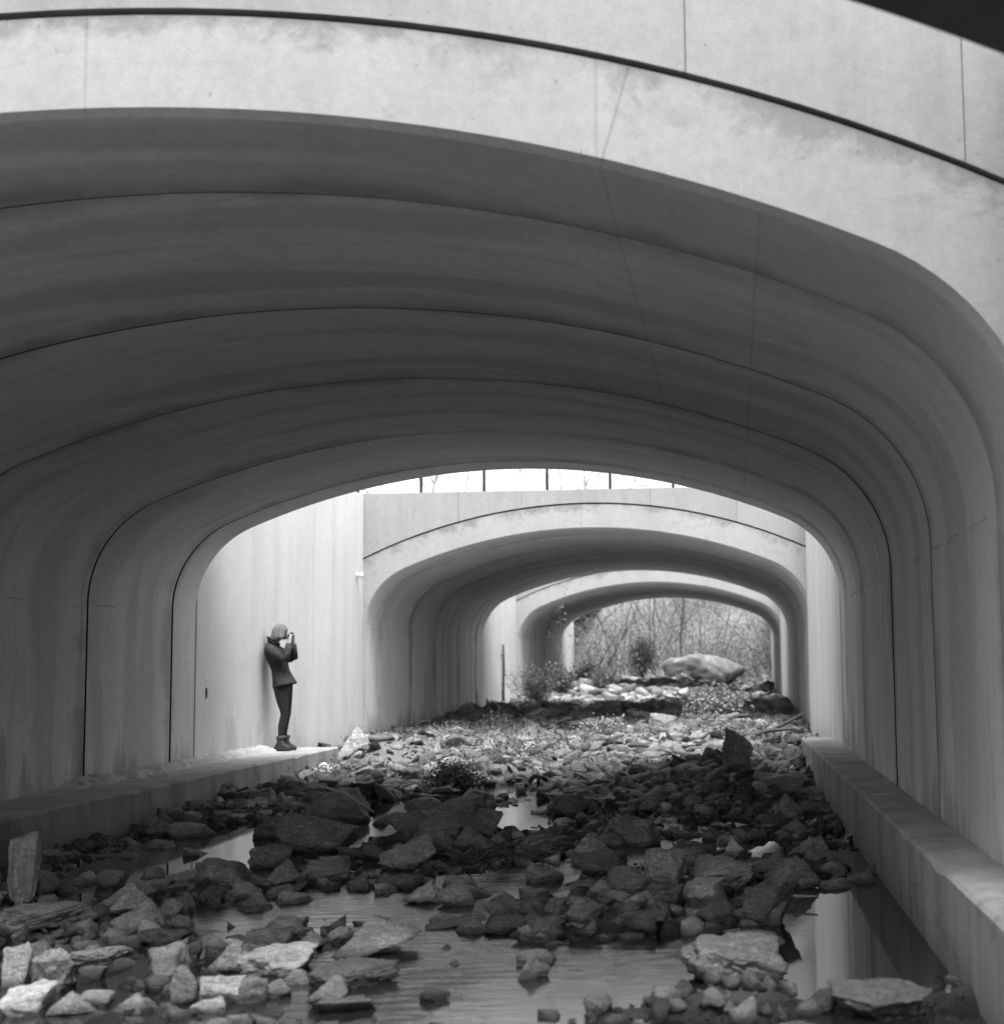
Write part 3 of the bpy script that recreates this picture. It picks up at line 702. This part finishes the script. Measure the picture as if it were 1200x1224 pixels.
for (x, y, s) in fill:
    z = max(float(bed(x, y)), -.05)
    kd = rr.randrange(len(SHARED)); kind = kinds[kd % 8]
    t = rr.uniform(.12, .33) if y < 16 else (rr.uniform(.12, .3) if y < 20 else rr.uniform(.12, .3))
    if y < 8.0 and x < -2.4: t = rr.uniform(.12, .26)
    h = s * {'slab': .55, 'block': .95, 'round': .95, 'wedge': 1.05}[kind] * rr.uniform(.8, 1.15)
    o = place_rock(SHARED[kd], x, y, z - .02, s, s * rr.uniform(.6, 1.0), h, t, rr.uniform(0, 6.28), rr.uniform(-.2, .2), rr.uniform(-.2, .2))
    lm = min(landmarks, key=lambda q: (q[0] - x) ** 2 + (q[1] - y) ** 2)
    dx, dy = x - lm[0], (y - lm[1]) * .6
    where = ("right of" if dx > 0 else "left of") if abs(dx) > abs(dy) else ("behind" if dy > 0 else "in front of")
    key = (lm[8], where); used[key] = used.get(key, 0) + 1
    n = used[key]
    ordn = ["first", "second", "third", "fourth", "fifth", "sixth", "seventh", "eighth", "ninth", "tenth", "eleventh", "twelfth", "thirteenth", "fourteenth", "fifteenth", "sixteenth", "seventeenth", "eighteenth", "nineteenth", "twentieth"][min(n - 1, 19)]
    tw = "dark" if t < .15 else ("grey" if t < .23 else "pale")
    kw = {'slab': "flat", 'block': "angular", 'round': "rounded", 'wedge': "pointed"}[kind]
    tag(o, "%s %s stone, %s from the camera, %s %s" % (tw, kw, ordn, where, lm[8].replace("the split rock of the left cluster", "the split cluster rock").replace("the round rock at the water edge", "the mottled rock")), "rock", "rocks in the creek bed")

# small broken stone that nobody could count
def shard(seed):
    r = np.random.RandomState(seed); bm = bmesh.new()
    p = r.uniform(-1, 1, (r.randint(7, 12), 3)); p /= np.maximum(np.abs(p).max(1), .75)[:, None]
    for q in p: bm.verts.new(q)
    h = bmesh.ops.convex_hull(bm, input=bm.verts[:]); loose = [v for v in bm.verts if not v.link_faces]
    bmesh.ops.delete(bm, geom=loose, context='VERTS'); bmesh.ops.triangulate(bm, faces=bm.faces[:]); bm.verts.index_update()
    P = np.array([v.co[:] for v in bm.verts]); T = np.array([[v.index for v in f.verts] for f in bm.faces]); bm.free()
    lo, hi = P.min(0), P.max(0); return (P - (lo + hi) / 2) / ((hi - lo) / 2), T
def rubble(name, label, n, region, smin, smax, flat, tone, seed, tilt=.5, skip_pool=True, power=2.2, sub=1):
    # sharp-edged flakes: hulls of a few random points
    r = np.random.RandomState(seed); base = [shard(700 + k + seed * 20) for k in range(6)] + [rock_shape(['block', 'round', 'slab', 'wedge', 'block'][k % 5], 700 + k + seed * 20, 2) for k in range(10)]
    x = r.uniform(region[0], region[1], n * 3); y = r.uniform(region[2], region[3], n * 3)
    keep = x > -y * .53 - .2
    keep &= (x > np.where(y < 20.9, -5.6, -6.4)) & (x < np.where(y < 19.6, .95, 1.25))
    z = bed(x, y)
    if skip_pool: keep &= (z > -.075) | (r.rand(len(x)) < .17)
    x, y, z = x[keep][:n], y[keep][:n], z[keep][:n]; n = len(x)
    s = smin + (smax - smin) * r.rand(n) ** power
    Vs = []; Ts = []; Cs = []; off = 0
    a = r.uniform(0, 6.283, n); t1 = r.normal(size=n) * tilt * .5; t2 = r.normal(size=n) * tilt * .5
    fl = flat * r.uniform(.6, 1.5, n); el = r.uniform(.55, 1.0, n)
    tn = r.uniform(tone[0], tone[1], n) * np.where(r.rand(n) < .1, 1.7, 1.0)
    for i in range(n):
        P, T = base[r.randint(16)]
        Q = P * np.array([s[i], s[i] * el[i], s[i] * fl[i]])
        ca, sa = math.cos(t1[i]), math.sin(t1[i]); Q = np.stack([Q[:, 0], Q[:, 1] * ca - Q[:, 2] * sa, Q[:, 1] * sa + Q[:, 2] * ca], -1)
        ca, sa = math.cos(t2[i]), math.sin(t2[i]); Q = np.stack([Q[:, 0] * ca + Q[:, 2] * sa, Q[:, 1], -Q[:, 0] * sa + Q[:, 2] * ca], -1)
        ca, sa = math.cos(a[i]), math.sin(a[i]); Q = np.stack([Q[:, 0] * ca - Q[:, 1] * sa, Q[:, 0] * sa + Q[:, 1] * ca, Q[:, 2]], -1)
        Q += np.array([x[i], y[i], z[i] + s[i] * fl[i] * .45])
        Vs.append(Q); Ts.append(T + off); Cs.append(np.full(len(Q), tn[i])); off += len(Q)
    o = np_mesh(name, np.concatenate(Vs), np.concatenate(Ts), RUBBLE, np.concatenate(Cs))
    return tag(o, label, "rubble", None, "stuff")
rubble("wet_gravel", "dark wet gravel and broken stone under the front arch", 8500, (-5.6, .95, 5.6, 16.0), .012, .075, .62, (.035, .12), 31, .6, True, 2.6)  # near-black tones stand in for the shade between the bigger rocks
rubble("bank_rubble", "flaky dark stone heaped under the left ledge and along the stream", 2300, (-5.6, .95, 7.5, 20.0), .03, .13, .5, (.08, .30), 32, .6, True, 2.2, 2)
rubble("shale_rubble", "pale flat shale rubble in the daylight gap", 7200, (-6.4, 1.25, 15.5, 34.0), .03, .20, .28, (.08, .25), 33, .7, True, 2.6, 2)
rubble("far_rubble", "mixed rubble on the floor of the second and third arch", 3600, (-6.4, 1.4, 31.0, 57.0), .05, .32, .36, (.09, .36), 34, .6, False, 2.4, 2)

# ------------------------------------------------------------------ railing on the second arch: posts and two rails
rl = empty("railing", (CX0, 25.62, 4.52)); tag(rl, "thin metal railing with upright posts on top of the second arch", "railing")
for k in range(-1, 7):
    x = -5.47 + 1.11 * k - CX0
    m = MB(); m.tube([(x, 0, -.02), (x, 0, 1.16)], [.026, .026], 10); m.box(x - .06, x + .06, -.05, .05, -.004, .012)
    m.build("post", METAL, rl)
for z in (.62, 1.16):
    m = MB(); m.tube([(-4.15, 0, z), (4.15, 0, z)], [.022, .022], 8); m.build("rail", METAL, rl)

# small white fixture on the wall corner by the second arch
m = MB(); n = 14
ring = lambda rad, x: [(x, rad * math.cos(2 * PI * i / n), rad * math.sin(2 * PI * i / n)) for i in range(n)]
m.loft([ring(.03, 0), ring(.045, .01), ring(.045, .03), ring(.03, .05), ring(.05, .07), ring(.05, .10), ring(.02, .12)])
o = m.build("wall_fixture", simple("porcelain", .75, .3, 10, .1), None, (XL + .006, 24.95, 3.07))
tag(o, "small white knob-like fixture on the wall beside the second arch's spring", "fixture")
# dark pipe standing against the wall between second and third arch
m = MB(); m.tube([(0, 0, -.2), (0, 0, .5), (.012, .0, 1.0), (0, 0, 1.62)], [.035, .034, .034, .032], 10)
m.box(-.06, .01, -.05, .05, .3, .33); m.box(-.06, .01, -.05, .05, 1.3, 1.33)
o = m.build("drain_pipe", METAL, None, (XL + .115, 40.1, .45)); tag(o, "thin dark pipe upright on the pale wall before the third arch", "pipe")

# ------------------------------------------------------------------ plants
def twig_path(p, d, L, n, r, wob, droop=0.0):
    pts = [Vector(p)]; d = Vector(d).normalized()
    for i in range(n):
        d = (d + Vector((r.gauss(0, wob), r.gauss(0, wob), r.gauss(0, wob) - droop))).normalized(); pts.append(pts[-1] + d * L / n)
    return pts, d

class Tri:
    """fast triangle soup with tone"""
    def __init__(s): s.v = []; s.t = []; s.c = []
    def leaf(s, p, L, w, r, tone, up=.3):
        a = Vector((r.gauss(0, 1), r.gauss(0, 1), r.gauss(up, .8))).normalized(); b = a.cross(Vector((r.gauss(0, 1), r.gauss(0, 1), r.gauss(0, 1)))).normalized()
        c = a.cross(b) * w * .35
        n = len(s.v); p = Vector(p); s.v += [tuple(p), tuple(p + a * L * .5 + b * w + c), tuple(p + a * L), tuple(p + a * L * .5 - b * w + c)]
        s.t += [(n, n + 1, n + 2), (n, n + 2, n + 3)]; s.c += [tone] * 4
    def stick(s, pts, r0, r1, tone, k=3):
        n0 = len(s.v); m = len(pts)
        for i, p in enumerate(pts):
            d = (pts[min(i + 1, m - 1)] - pts[max(i - 1, 0)]).normalized(); a = d.cross(Vector((.3, .8, .52))).normalized(); b = d.cross(a); q = r0 + (r1 - r0) * i / max(m - 1, 1)
            for j in range(k):
                t = 2 * PI * j / k; s.v.append(tuple(p + (a * math.cos(t) + b * math.sin(t)) * q)); s.c.append(tone)
        for i in range(m - 1):
            for j in range(k):
                a0, a1 = n0 + i * k + j, n0 + i * k + (j + 1) % k; s.t += [(a0, a1, a1 + k), (a0, a1 + k, a0 + k)]
    def build(s, name, mat, parent=None, loc=None):
        o = np_mesh(name, s.v, s.t, mat, s.c, parent)
        if loc is not None: o.location = loc
        return o

def bush(name, label, cat, loc, h, spread, nst, nleaf, leaf, tone, seed, group=None, ltone=None):
    r = random.Random(seed); t = empty(name, loc); tag(t, label, cat, group)
    st = Tri(); lf = Tri()
    for i in range(nst):
        a = r.uniform(0, 6.283); lean = r.uniform(0, 1) * spread
        pts, d = twig_path((r.gauss(0, .06) * spread, r.gauss(0, .06) * spread, -.04), (math.cos(a) * lean, math.sin(a) * lean, 1), h * r.uniform(.6, 1.05), 6, r, .13)
        st.stick(pts, .006 + h * .006, .002, tone * .7)
        for q in range(3):
            k = r.randrange(2, 6); p2, _ = twig_path(pts[k], (r.gauss(0, 1), r.gauss(0, 1), .6), h * .28, 3, r, .2); st.stick(p2, .004, .0015, tone * .7); pts = pts + p2[1:]
        for q in range(nleaf):
            p = pts[r.randrange(1, len(pts))] + Vector((r.gauss(0, .03), r.gauss(0, .03), r.gauss(0, .03))) * (1 + h); lf.leaf(p, leaf * r.uniform(.6, 1.3), leaf * .3, r, (ltone or tone) * r.uniform(.6, 1.4))
    st.build("stem", TWIG, t); lf.build("foliage", FOLIAGE, t)
    return t
bush("weed_bush", "dark dead weed clump standing on the pale rubble in midstream", "bush", (-3.42, 17.9, float(bed(-3.42, 17.9))), .48, 1.1, 110, 26, .04, .10, 1)
bush("low_shrub", "pale leafy mound of a shrub near the right wall under the second arch", "bush", (-.35, 26.6, float(bed(-.35, 26.6))), .62, 1.7, 120, 40, .07, .30, 2)
bush("weed_bush", "small grassy weed clump left of the pale leafy mound", "bush", (-2.1, 23.2, float(bed(-2.1, 23.2))), .35, 1.4, 50, 16, .06, .22, 3)
bush("weed_bush", "grey weed clump on the rubble under the second arch's left spring", "bush", (-4.4, 27.5, float(bed(-4.4, 27.5))), .40, 1.5, 60, 18, .07, .22, 4)
bush("conifer_shrub", "dark narrow shrub centred in the far arch opening", "bush", (-3.6, 57.0, float(hill(np.float64(-3.6), np.float64(57.0))) - .1), 1.8, .22, 70, 60, .07, .08, 5)
bush("low_shrub", "leafy shrub growing by the left foot of the third arch", "bush", (-5.0, 42.2, float(bed(-5.0, 42.2))), 1.0, .9, 40, 26, .09, .13, 6)
bush("low_shrub", "tall weedy shrub inside the third arch by its left wall", "bush", (-4.6, 46.0, float(bed(-4.6, 46.0))), .9, 1.0, 40, 26, .09, .14, 7)

bush("low_shrub", "tall grey shrub between second and third arch beside the dark pipe", "bush", (-5.3, 39.2, float(bed(-5.3, 39.2))), 1.25, .8, 46, 26, .07, .13, 8)
bush("low_shrub", "bushy weed in the shade at the third arch's left foot, nearest its opening", "bush", (-3.9, 43.5, float(bed(-3.9, 43.5))), .8, 1.2, 46, 26, .07, .15, 9)
# leaning sapling with a few pale leaves in front of the third arch
def sapling(label, loc, d, L, seed, leaves, tone, rad=.022):
    r = random.Random(seed); t = empty("sapling", loc); tag(t, label, "sapling"); st = Tri(); lf = Tri()
    pts, _ = twig_path((0, 0, -.1), d, L, 9, r, .06); st.stick(pts, rad, rad * .3, .07, 6)
    for i in range(14):
        k = r.randrange(3, 10); p2, _ = twig_path(pts[k], Vector(d) + Vector((r.gauss(0, .7), r.gauss(0, .7), r.gauss(0, .5))), L * r.uniform(.15, .35), 5, r, .15); st.stick(p2, rad * .35, rad * .12, .07)
        for q in range(leaves): lf.leaf(p2[r.randrange(1, 6)],   .07 * r.uniform(.6, 1.2), .022, r, tone * r.uniform(.7, 1.3))
    st.build("stem", TWIG, t); lf.build("foliage", FOLIAGE, t)
sapling("thin sapling leaning right across the far arch's left side", (-4.75, 49.0, float(bed(-4.75, 49.0))), (.55, 0, 1), 2.9, 1, 2, .25)
sapling("leafy sapling with pale leaves before the third arch's left spring", (-5.3, 41.6, float(bed(-5.3, 41.6))), (.12, 0, 1), 3.0, 2, 3, .2, .02)
sapling("twisted bare sapling on the hillside right of the dark narrow shrub", (-2.1, 60.5, 1.1), (-.15, 0, 1), 4.6, 3, 3, .15, .07)

# driftwood, sticks and twigs
m = MB(); m.tube([(-.36, 0, .0), (-.12, .03, .07), (.12, .02, .18), (.34, .05, .30)], [.035, .030, .022, .012], 8); m.tube([(-.2, .02, .05), (.0, -.05, .07), (.2, -.1, .08)], [.03, .026, .015], 6)
o = m.build("driftwood", WOOD, None, (.62, 20.6, float(bed(.62, 20.6)) + .12)); tag(o, "dark slanting driftwood branch beside the end of the right ledge", "driftwood")
m = MB(); m.box(-.17, .17, -.035, .035, 0, .035, .006); o = m.build("plank", WOOD, None, (-1.62, 8.55, .005)); o.rotation_euler = (0, -.12, .35); tag(o, "short dark plank floating beside the big triangular rock", "plank")
m = MB(); m.tube([(-.25, 0, 0), (0, .02, .05), (.28, 0, .02)], [.012, .011, .007], 6); o = m.build("stick", simple("pale_wood", .3, .8), None, (-3.28, 12.35, .40)); o.rotation_euler = (0, .5, .1); tag(o, "thin pale stick resting across the cracked boulder", "stick")
m = MB(); m.tube([(-.16, 0, 0), (0, .01, .02), (.17, 0, .05)], [.010, .009, .006], 6); o = m.build("stick", simple("grey_wood", .25, .8), None, (.30, 9.05, .03)); o.rotation_euler = (0, .15, -.3); tag(o, "thin stick lying in the dark water by the right peak rock", "stick")
r = random.Random(4); tw = Tri()
for i in range(70):
    p = Vector((r.gauss(0, .16), r.gauss(0, .12), r.uniform(.0, .10))); a = r.uniform(0, 6.28)
    pts, _ = twig_path(p, (math.cos(a), math.sin(a), r.gauss(.1, .3)), r.uniform(.15, .42), 4, r, .12); tw.stick(pts, r.uniform(.003, .007), .002, r.uniform(.05, .13))
o = tw.build("twig_pile", TWIG, None, (-1.88, 11.1, max(0, float(bed(-1.88, 11.1))) + .02)); tag(o, "tangled pile of dead twigs between the midstream boulders", "twig pile")

# thin dry weeds over the pale rubble: one uncountable mass
r = random.Random(9); gr = Tri()
for i in range(12000):
    y = 18.5 + 20 * r.random(); x = r.uniform(-6.2, 1.1)
    if math.sin(x * 1.7 + y * .6) + math.sin(y * 1.1 - x) < r.uniform(-.4, 1.8): continue
    z = float(bed(x, y))
    for q in range(3): gr.leaf((x + r.gauss(0, .08), y + r.gauss(0, .08), z + r.uniform(.02, .2)), r.uniform(.03, .08), .012, r, r.uniform(.07, .2))
    pts, _ = twig_path((x, y, z - .02), (r.gauss(0, .5), r.gauss(0, .5), 1), r.uniform(.08, .30), 2, r, .25); gr.stick(pts, .0035, .001, r.uniform(.10, .26))
tag(gr.build("dry_weeds", TWIG), "thin dry weeds growing through the pale rubble", "weeds", None, "stuff")

# brush on the hillside seen through the far arch
r = random.Random(12); bs = Tri(); bl = Tri()
for i in range(2300):
    y = 56.5 + 24 * r.random() ** 1.3; x = CX0 + r.gauss(0, 4.5)
    cl = float(_sin_noise(x, y * .7, 44, 1.1))                                   # thickets and thin places
    if cl < -.45 and r.random() < .7: continue
    z = float(hill(np.float64(x), np.float64(max(y, 57)))); L = r.uniform(.5, 1.6) * (1.25 + .5 * cl)
    pts, _ = twig_path((x, y, z - .1), (r.gauss(0, .4), r.gauss(0, .3), 1), L, 4, r, .18); bs.stick(pts, r.uniform(.006, .018), .003, r.uniform(.08, .22))
    lt_ = .17 + .06 * cl + r.uniform(-.03, .03)
    for q in range(34 if cl > -.2 else 10):
        k = r.randrange(1, 5); bl.leaf(pts[k] + Vector((r.gauss(0, .2), r.gauss(0, .2), r.gauss(0, .17))), r.uniform(.04, .11), r.uniform(.013, .03), r, max(.06, lt_ * r.uniform(.8, 1.2)))
for i in range(70):                                                             # taller thin stems standing and leaning through the thicket
    y = 57 + 16 * r.random(); x = CX0 + r.gauss(0, 4.0); z = float(hill(np.float64(x), np.float64(y)))
    pts, _ = twig_path((x, y, z - .1), (r.gauss(0, .45), 0, 1), r.uniform(2.0, 5.0), 8, r, .08); bs.stick(pts, r.uniform(.018, .045), .008, r.uniform(.05, .12), 5)
V = bs.v + bl.v; n = len(bs.v); T = bs.t + [tuple(i + n for i in t) for t in bl.t]
tag(np_mesh("hillside_brush", V, T, FOLIAGE, bs.c + bl.c), "tangled brush and thin stems covering the far hillside", "brush", None, "stuff")

# bare trees on the hill crest, twigs showing above the second arch
def bare_tree(label, loc, h, seed, leaves):
    r = random.Random(seed); t = empty("bare_tree", loc); tag(t, label, "tree", "trees on the far hill")
    tr = Tri(); cr = Tri(); lf = Tri()
    pts, d = twig_path((0, 0, -.3), (r.gauss(0, .08), r.gauss(0, .05), 1), h, 12, r, .05)
    tr.stick(pts, .03 + h * .005, .012, .22, 8)
    def br(p, d, L, rad, lev):
        q, dd = twig_path(p, d, L, 5, r, .14, -.02); cr.stick(q, rad, rad * .4, .26, 4 if lev < 2 else 3)
        if lev < 3:
            for k in range(3 if lev < 2 else 4): br(q[r.randrange(2, 6)], dd + Vector((r.gauss(0, .7), r.gauss(0, .7), r.gauss(.15, .4))), L * r.uniform(.45, .7), rad * .5, lev + 1)
        elif leaves:
            for k in range(leaves): lf.leaf(q[r.randrange(2, 6)], .14, .05, r, r.uniform(.08, .3))
    for k in range(11):
        i = r.randrange(4, 12); a = r.uniform(0, 6.28); br(pts[i], (math.cos(a), math.sin(a), .9), h * .3 * r.uniform(.7, 1.1), .028, 1)
    tr.build("trunk", TWIG, t); cr.build("crown", TWIG, t)
    if lf.v: lf.build("foliage", FOLIAGE, t)
for i, (x, y, h, lv, lab) in enumerate([(-13.4, 72, 10.5, 0, "bare tree behind the third railing post from the left end"), (-15.3, 69, 9.5, 0, "bare tree behind the first visible railing post"), (-8.6, 70, 11.0, 2, "thin-leaved tree above the middle of the second arch"), (-6.6, 74, 11.5, 3, "leafy-topped tree above the second arch, rightmost over its parapet"), (-18.5, 71, 10.0, 1, "thin tree left of the others above the bright wall"), (-1.0, 78, 8.0, 2, "young tree on the hill seen through the far arch")]):
    bare_tree(lab, (x, y, float(hill(np.float64(x), np.float64(y)))), h, 50 + i, lv)

# ------------------------------------------------------------------ person leaning on the left wall, looking through a small camera
PX, PY = -6.14, 20.1
def hair_mat():
    g = G("hair"); P = g.obj(); n = g.noise(g.vmul(P, (55.0, 55.0, 7.0)), 1.0, 3, .6); g.bump(n, .9, .012)
    return g.finish(g.mul(g.add(.1, g.mul(n, 1.8)), .16), .8, .15)
SKIN = simple("skin", .25, .55, 40, .08, .05); HAIRM = hair_mat()
JACKET = simple("jacket_cloth", .035, .85, 14, .6, 1.0, .03); LEGG = simple("leggings_cloth", .026, .8, 22, .5, .8, .012)
BOOTM = simple("boot_leather", .035, .6, 40, .4, .3, .003); CUFFM = simple("boot_cuff", .07, .95, 90, .6, .8, .006); COLLM = simple("collar_lining", .015, .9, 50, .3)
person = empty("person", (PX, PY, LZ)); tag(person, "person in dark jacket, leggings and ankle boots leaning on the wall, holding a camera up", "person")

def skinned(name, nodes, edges, mat, parent, root=0, sub=2):
    me = bpy.data.meshes.new(name); me.from_pydata([n[:3] for n in nodes], edges, []); me.update()
    o = bpy.data.objects.new(name, me); COL.objects.link(o)
    o.modifiers.new("skin", 'SKIN').use_smooth_shade = True
    sl = me.skin_vertices[0].data if me.skin_vertices else None
    if sl is None:
        bpy.context.view_layer.update(); sl = me.skin_vertices[0].data
    for i, n in enumerate(nodes):
        sl[i].radius = (n[3], n[4] if len(n) > 4 else n[3]); sl[i].use_root = (i == root)
    s = o.modifiers.new("sub", 'SUBSURF'); s.levels = sub; s.render_levels = sub
    dg = bpy.context.evaluated_depsgraph_get(); me2 = bpy.data.meshes.new_from_object(o.evaluated_get(dg))
    o.modifiers.clear(); o.data = me2; me2.materials.clear(); me2.materials.append(mat)
    me2.polygons.foreach_set("use_smooth", [True] * len(me2.polygons)); bpy.data.meshes.remove(me)
    me2.name = name; o.parent = parent
    return o
B = []; E = []
def nd(x, y, z, r, frm=None):
    B.append((x, y, z, r)); i = len(B) - 1
    if frm is not None: E.append((frm, i))
    return i
pel = nd(-.045, 0, .90, .105); wst = nd(-.08, 0, 1.08, .090, pel); chs = nd(-.13, 0, 1.25, .105, wst); nk0 = nd(-.17, 0, 1.42, .06, chs); nk1 = nd(-.14, 0, 1.49, .048, nk0)
hd0 = nd(-.10, 0, 1.55, .075, nk1); hd1 = nd(-.075, 0, 1.62, .085, hd0); hd2 = nd(-.07, 0, 1.67, .06, hd1)
for sy in (-1, 1):
    hp = nd(-.045, sy * .085, .86, .075, pel); th = nd(-.012, sy * .082, .68, .060, hp); kn = nd(.01, sy * .072, .49, .042, th); cf = nd(-.02, sy * .07, .34, .040, kn); an = nd(-.025, sy * .075, .12, .030, cf); ft = nd(.03, sy * .085, .055, .03, an); to = nd(.07, sy * .086, .045, .02, ft)
    sh = nd(-.19, sy * .165, 1.385, .055, chs); el = nd(.04, sy * .19, 1.245, .043, sh); wr = nd(.075, sy * .085, 1.455, .030, el); pm = nd(.075, sy * .055, 1.515, .030, wr)
    for k, (fx, fz, fl) in enumerate([(.025, .045, .036), (.012, .052, .038), (-.004, .050, .036), (-.018, .040, .030)]):      # four fingers curled round the camera
        a = nd(.078 + fx, sy * .045, 1.515 + fz, .0085, pm); b = nd(.07 + fx, sy * .012, 1.52 + fz + .004, .0075, a)
    a = nd(.048, sy * .05, 1.525, .010, pm); b = nd(.03, sy * .03, 1.54, .008, a)
body = skinned("body", B, E, SKIN, person)

def ell(cx, cy, cz, a, b, n=20, tilt=0.0, back=1.0):
    pts = []
    for i in range(n):
        t = 2 * PI * i / n; dx = a * math.cos(t); dy = b * math.sin(t)
        if dx < 0: dx *= back
        pts.append((cx + dx * math.cos(tilt), cy + dy, cz + dx * math.sin(tilt)))
    return pts
# face: nose and chin built up on the head mesh's front, eyes and brow as small features
m = MB(); m.loft([ell(-.058, 0, 1.565, .052, .05), ell(-.052, 0, 1.585, .066, .062), ell(-.055, 0, 1.62, .078, .070), ell(-.062, 0, 1.655, .082, .072), ell(-.07, 0, 1.685, .07, .062), ell(-.075, 0, 1.70, .03, .03)])
m.tube([(.015, 0, 1.625), (.034, 0, 1.602), (.022, 0, 1.592)], [.008, .012, .008], 8)
m.tube([(.006, -.018, 1.575), (.016, 0, 1.577), (.006, .018, 1.575)], [.005, .007, .005], 6)
m.tube([(-.015, -.012, 1.55), (.004, 0, 1.553), (-.015, .012, 1.55)], [.02, .022, .02], 8)
m.build("face", SKIN, body)
for sy in (-1, 1):
    m = MB(); m.tube([(.010, sy * .026, 1.628), (.014, sy * .034, 1.628)], [.008, .006], 8); m.build("eye", COLLM, body)
    m = MB(); m.tube([(-.075, sy * .072, 1.635), (-.083, sy * .082, 1.62), (-.078, sy * .075, 1.60)], [.010, .014, .008], 8); m.build("ear", SKIN, body)
# bobbed hair: cap with a fringe, longer over ears and nape
rows = []; r = random.Random(3); nu = 64; nv = 14
lock = [r.uniform(-.02, .012) for _ in range(nu)]
for j in range(nv + 1):
    row = []
    for i in range(nu + 1):
        t = 2 * PI * i / nu; f = math.cos(t)                                    # f=+1 forward
        zlow = 1.630 if f > .90 else (1.630 - (.90 - f) / .30 * .115 if f > .60 else 1.515 - max(0, -f) * .02) + lock[i % nu]
        v = j / nv; zt = 1.728
        z = zt + (zlow - zt) * v ** 1.2
        k = math.sqrt(max(0, 1 - ((z - 1.61) / .119) ** 2)) if z > 1.61 else 1.0 + .13 * math.sin(min(1, (1.61 - z) / .1) * 2.2)
        w = 1 + .05 * math.sin(t * 13 + math.sin(t * 5)) * v + r.uniform(-.015, .015) * v
        row.append((-.074 + .102 * f * k * w * (1.0 if f > 0 else 1.08), .098 * math.sin(t) * k * w, z))
    rows.append(row)
m = MB(); m.grid(rows, True, True); o = m.build("hair", HAIRM, person)
sd = o.modifiers.new("thick", 'SOLIDIFY'); sd.thickness = .012; sd.offset = -1
# jacket: flared body, two sleeves
m = MB()
m.loft([ell(.005, 0, .880, .155, .205, tilt=.22), ell(-.005, 0, .90, .152, .202, tilt=.22), ell(-.025, 0, .97, .140, .185, tilt=.10), ell(-.062, 0, 1.08, .118, .155), ell(-.085, 0, 1.15, .122, .160), ell(-.115, 0, 1.24, .135, .180), ell(-.145, 0, 1.32, .132, .195), ell(-.165, 0, 1.39, .108, .185, tilt=-.15), ell(-.172, 0, 1.43, .090, .130, tilt=-.35), ell(-.168, 0, 1.455, .075, .085, tilt=-.45)])
for sy in (-1, 1):
    m.tube([(-.20, sy * .13, 1.385), (-.17, sy * .185, 1.37), (-.07, sy * .205, 1.31), (.03, sy * .20, 1.245), (.062, sy * .185, 1.262), (.07, sy * .14, 1.35), (.076, sy * .098, 1.44)], [.055, .066, .062, .056, .056, .050, .042], 12)
jk = m.build("jacket", JACKET, person)
m = MB(); m.loft([ell(-.168, 0, 1.44, .085, .092, tilt=-.50), ell(-.166, 0, 1.475, .098, .10, tilt=-.55), ell(-.166, 0, 1.50, .106, .108, tilt=-.58), ell(-.166, 0, 1.485, .088, .09, tilt=-.55)], False)
m.build("collar", COLLM, jk)
m = MB(); m.box(.028, .050, -.02, .02, 1.19, 1.235, .006); m.build("toggle", COLLM, jk)
# leggings
m = MB(); m.loft([ell(-.025, 0, .70 + .06, .098, .14), ell(-.035, 0, .86, .125, .175), ell(-.045, 0, .95, .12, .165)])
for sy in (-1, 1):
    C = [(-.03, .085, .90, .108, .09), (-.02, .085, .78, .096, .08), (-.008, .082, .66, .078, .07), (.010, .075, .54, .054, .054), (.014, .07, .49, .049, .050), (.0, .07, .43, .047, .048), (-.018, .07, .34, .049, .048), (-.026, .07, .25, .040, .041), (-.028, .075, .15, .034, .036)]
    m.loft([ell(c[0], sy * c[1], c[2], c[3], c[4]) for c in C][::-1])
m.build("leggings", LEGG, person)
for sy in (-1, 1):
    ox = 0.0 if sy < 0 else .02
    m = MB(); m.loft([ell(-.005 + ox, sy * .085, .004, .125, .046), ell(-.005 + ox, sy * .085, .028, .128, .047), ell(.0 + ox, sy * .085, .05, .122, .046), ell(-.016 + ox, sy * .085, .085, .080, .042), ell(-.03 + ox, sy * .083, .12, .050, .041), ell(-.03 + ox, sy * .08, .19, .045, .043)])
    bt = m.build("boot", BOOTM, person)
    m = MB(); m.loft([ell(-.03 + ox, sy * .08, .158, .048, .046), ell(-.03 + ox, sy * .08, .166, .056, .052), ell(-.026 + ox, sy * .08, .20, .060, .055), ell(-.03 + ox, sy * .08, .208, .046, .044)]); m.build("cuff", CUFFM, bt)
# the camera in the hands: body, lens, viewfinder bump, strap
cm = empty("photo_camera", (PX + .052, PY, LZ + 1.585)); tag(cm, "small silver camera held to the person's face", "camera")
SIL = simple("silver_metal", .6, .35, 30, .2)
m = MB(); m.box(-.016, .016, -.062, .062, -.026, .03, .006); m.box(-.014, .014, -.02, .02, .03, .046, .005); m.build("camera_body", SIL, cm)
m = MB(); rg = lambda rad, x: [(x, rad * math.cos(2 * PI * i / 16), rad * math.sin(2 * PI * i / 16)) for i in range(16)]
m.loft([rg(.024, .016), rg(.024, .03), rg(.021, .032), rg(.021, .05), rg(.016, .05), rg(.014, .044)]); m.build("lens", METAL, cm)
m = MB(); m.tube([(0, -.064, .015), (.012, -.085, -.04), (.03, -.09, -.11), (.045, -.075, -.13), (.04, -.07, -.08), (.01, -.064, -.01)], [.004] * 6, 6); m.build("strap", COLLM, cm)
